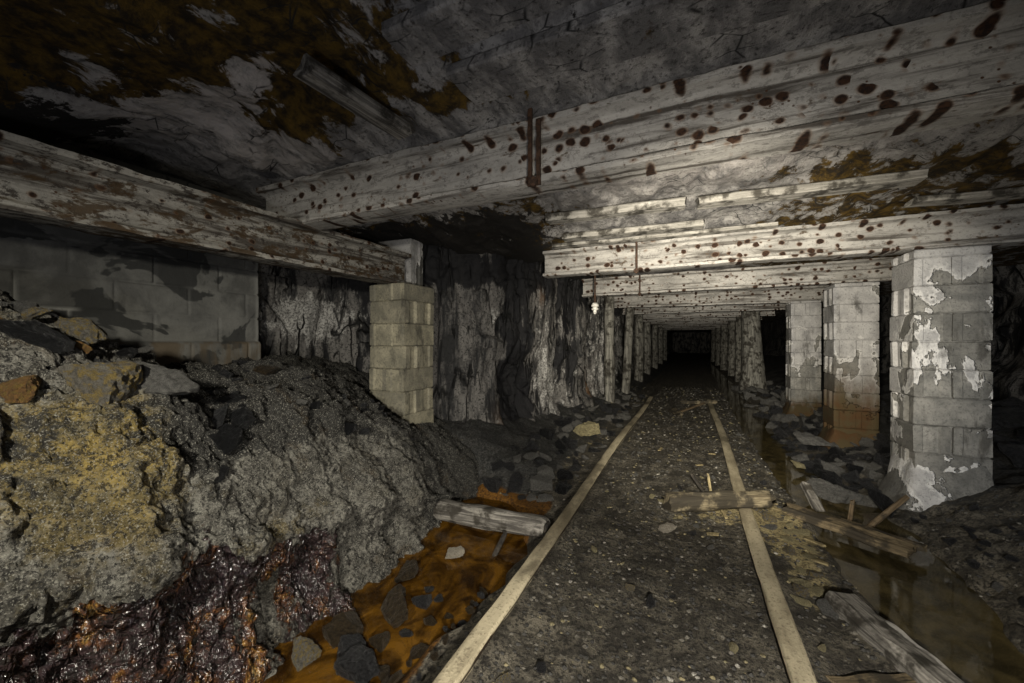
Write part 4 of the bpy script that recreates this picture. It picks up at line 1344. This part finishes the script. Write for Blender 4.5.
# gravel nobody could count: one object
def gravel():
    rg = np.random.default_rng(99)
    n = 7000
    bm = bmesh.new()
    bmesh.ops.create_icosphere(bm, subdivisions=1, radius=1)
    base = np.array([v.co[:] for v in bm.verts])
    fac = np.array([[v.index for v in f.verts] for f in bm.faces])
    bm.free()
    y = .7 * np.exp(rg.random(n) * math.log(11 / .7))
    u = rg.random(n)
    x = np.where(u < .5, rg.uniform(-.68, .30, n), np.where(u < .72, rg.uniform(.40, .75, n), np.where(u < .86, rg.uniform(1.3, 1.9, n), rg.uniform(-1.5, -.78, n))))
    keep = ~((x < -.85) & (y < 2.75)) & ~((x > 1.42) & (np.abs(y - 3.95) < .2))
    keep &= (np.abs(x + .733) > .06) & (np.abs(x - .352) > .06)
    for a, b, c in PLACED:
        keep &= (x - a) ** 2 + (y - b) ** 2 > (.55 * c) ** 2
    x, y = x[keep], y[keep]
    n = len(x)
    s = rg.uniform(.003, .010, n) * (1 + .10 * y)
    z = floor_h(x, y) + s * .15
    V = base[None] * (1 + .35 * rg.normal(size=(n, len(base), 3)) * .6) * s[:, None, None] * np.array([1, .9, .6])
    V = V + np.stack([x, y, z], -1)[:, None]
    F = fac[None] + (np.arange(n) * len(base))[:, None, None]
    me = bpy.data.meshes.new('gravel')
    me.from_pydata(V.reshape(-1, 3).tolist(), [], F.reshape(-1, 3).tolist())
    t = rg.random(n)
    c = np.where((t < .55)[:, None], [[.05, .048, .044]], np.where((t < .88)[:, None], [[.13, .12, .10]], np.where((t < .97)[:, None], [[.22, .19, .11]], [[.36, .34, .30]])))
    at = me.attributes.new('tone', 'FLOAT_COLOR', 'POINT')
    c4 = np.ones((n, len(base), 4), np.float32)
    c4[..., :3] = c[:, None]
    at.data.foreach_set('color', c4.reshape(-1))
    t = NT('mixed_gravel')
    a = t.n('Attribute', attribute_name='tone')
    f = t.noise(120, 4, .7)
    m = t.surf(t.mix(t.rng(f, .45, .65, 0, .7), a.outputs['Color'], (.02, .02, .02)), .8, None, .3)
    o = link_mesh('gravel', me, m)
    setp(o, 'fine gravel and grit strewn over the track bed and ditch edges', 'gravel', kind='stuff')


gravel()

# ------------------------------------------------------------------ light, camera, picture
w = bpy.data.worlds.new('dark_mine_air')
SC.world = w
w.use_nodes = True
w.node_tree.nodes['Background'].inputs[0].default_value = (0.5, 0.55, 0.6, 1)
w.node_tree.nodes['Background'].inputs[1].default_value = 0.005


def lamp(name, kind, loc, target, power, color, size=.1, angle=100, blend=1.0):
    d = bpy.data.lights.new(name, kind)
    d.energy = power
    d.color = color
    if kind == 'SPOT':
        d.spot_size = R(angle)
        d.spot_blend = blend
        d.shadow_soft_size = size
    elif kind == 'POINT':
        d.shadow_soft_size = size
    else:
        d.size = size
    o = bpy.data.objects.new(name, d)
    COL.objects.link(o)
    o.location = loc
    if target:
        o.rotation_euler = (Vector(target) - Vector(loc)).to_track_quat('-Z', 'Y').to_euler()
    return o


lamp('cap_lamp_ahead', 'SPOT', (.05, .35, 1.25), (.15, 7, 1.22), 1250, (1, .92, .76), .06, 62)
lamp('added_fill_far', 'SPOT', (.15, .3, 1.3), (.75, 11, 1.15), 800, (1, .93, .78), .05, 24)  # narrow fill light, added to brighten the distant props
lamp('cap_lamp_wide', 'SPOT', (.25, -.25, 1.0), (-.15, 2.4, .05), 285, (1, .94, .83), .05, 125)
lamp('added_rake_bank', 'SPOT', (-.5, -.7, 1.62), (-2.0, 1.4, .6), 275, (1, .94, .80), .04, 80)  # raking light, added to bring out relief on the bank
lamp('added_fill_roof', 'SPOT', (-.1, -.3, .9), (-1.15, .95, 2.5), 36, (.94, .95, 1), .06, 140)  # weak fill light, added to lift the near ceiling
lamp('hand_lamp_pillar', 'SPOT', (1.35, .5, 1.1), (1.75, 3.9, .85), 90, (.82, .90, 1), .06, 50)

cam = bpy.data.cameras.new('camera')
cam.sensor_width = 36
cam.lens = 36 * 390 / 1024
cam.clip_start = .02
cam.clip_end = 100
co = bpy.data.objects.new('camera', cam)
COL.objects.link(co)
co.location = (0, 0, 1.2)
co.rotation_euler = (R(90), 0, R(24.5))
SC.camera = co

SC.view_settings.view_transform = 'Standard'
SC.view_settings.look = 'None'
SC.view_settings.gamma = 1
SC.view_settings.use_curve_mapping = False
SC.view_settings.exposure = 0.0
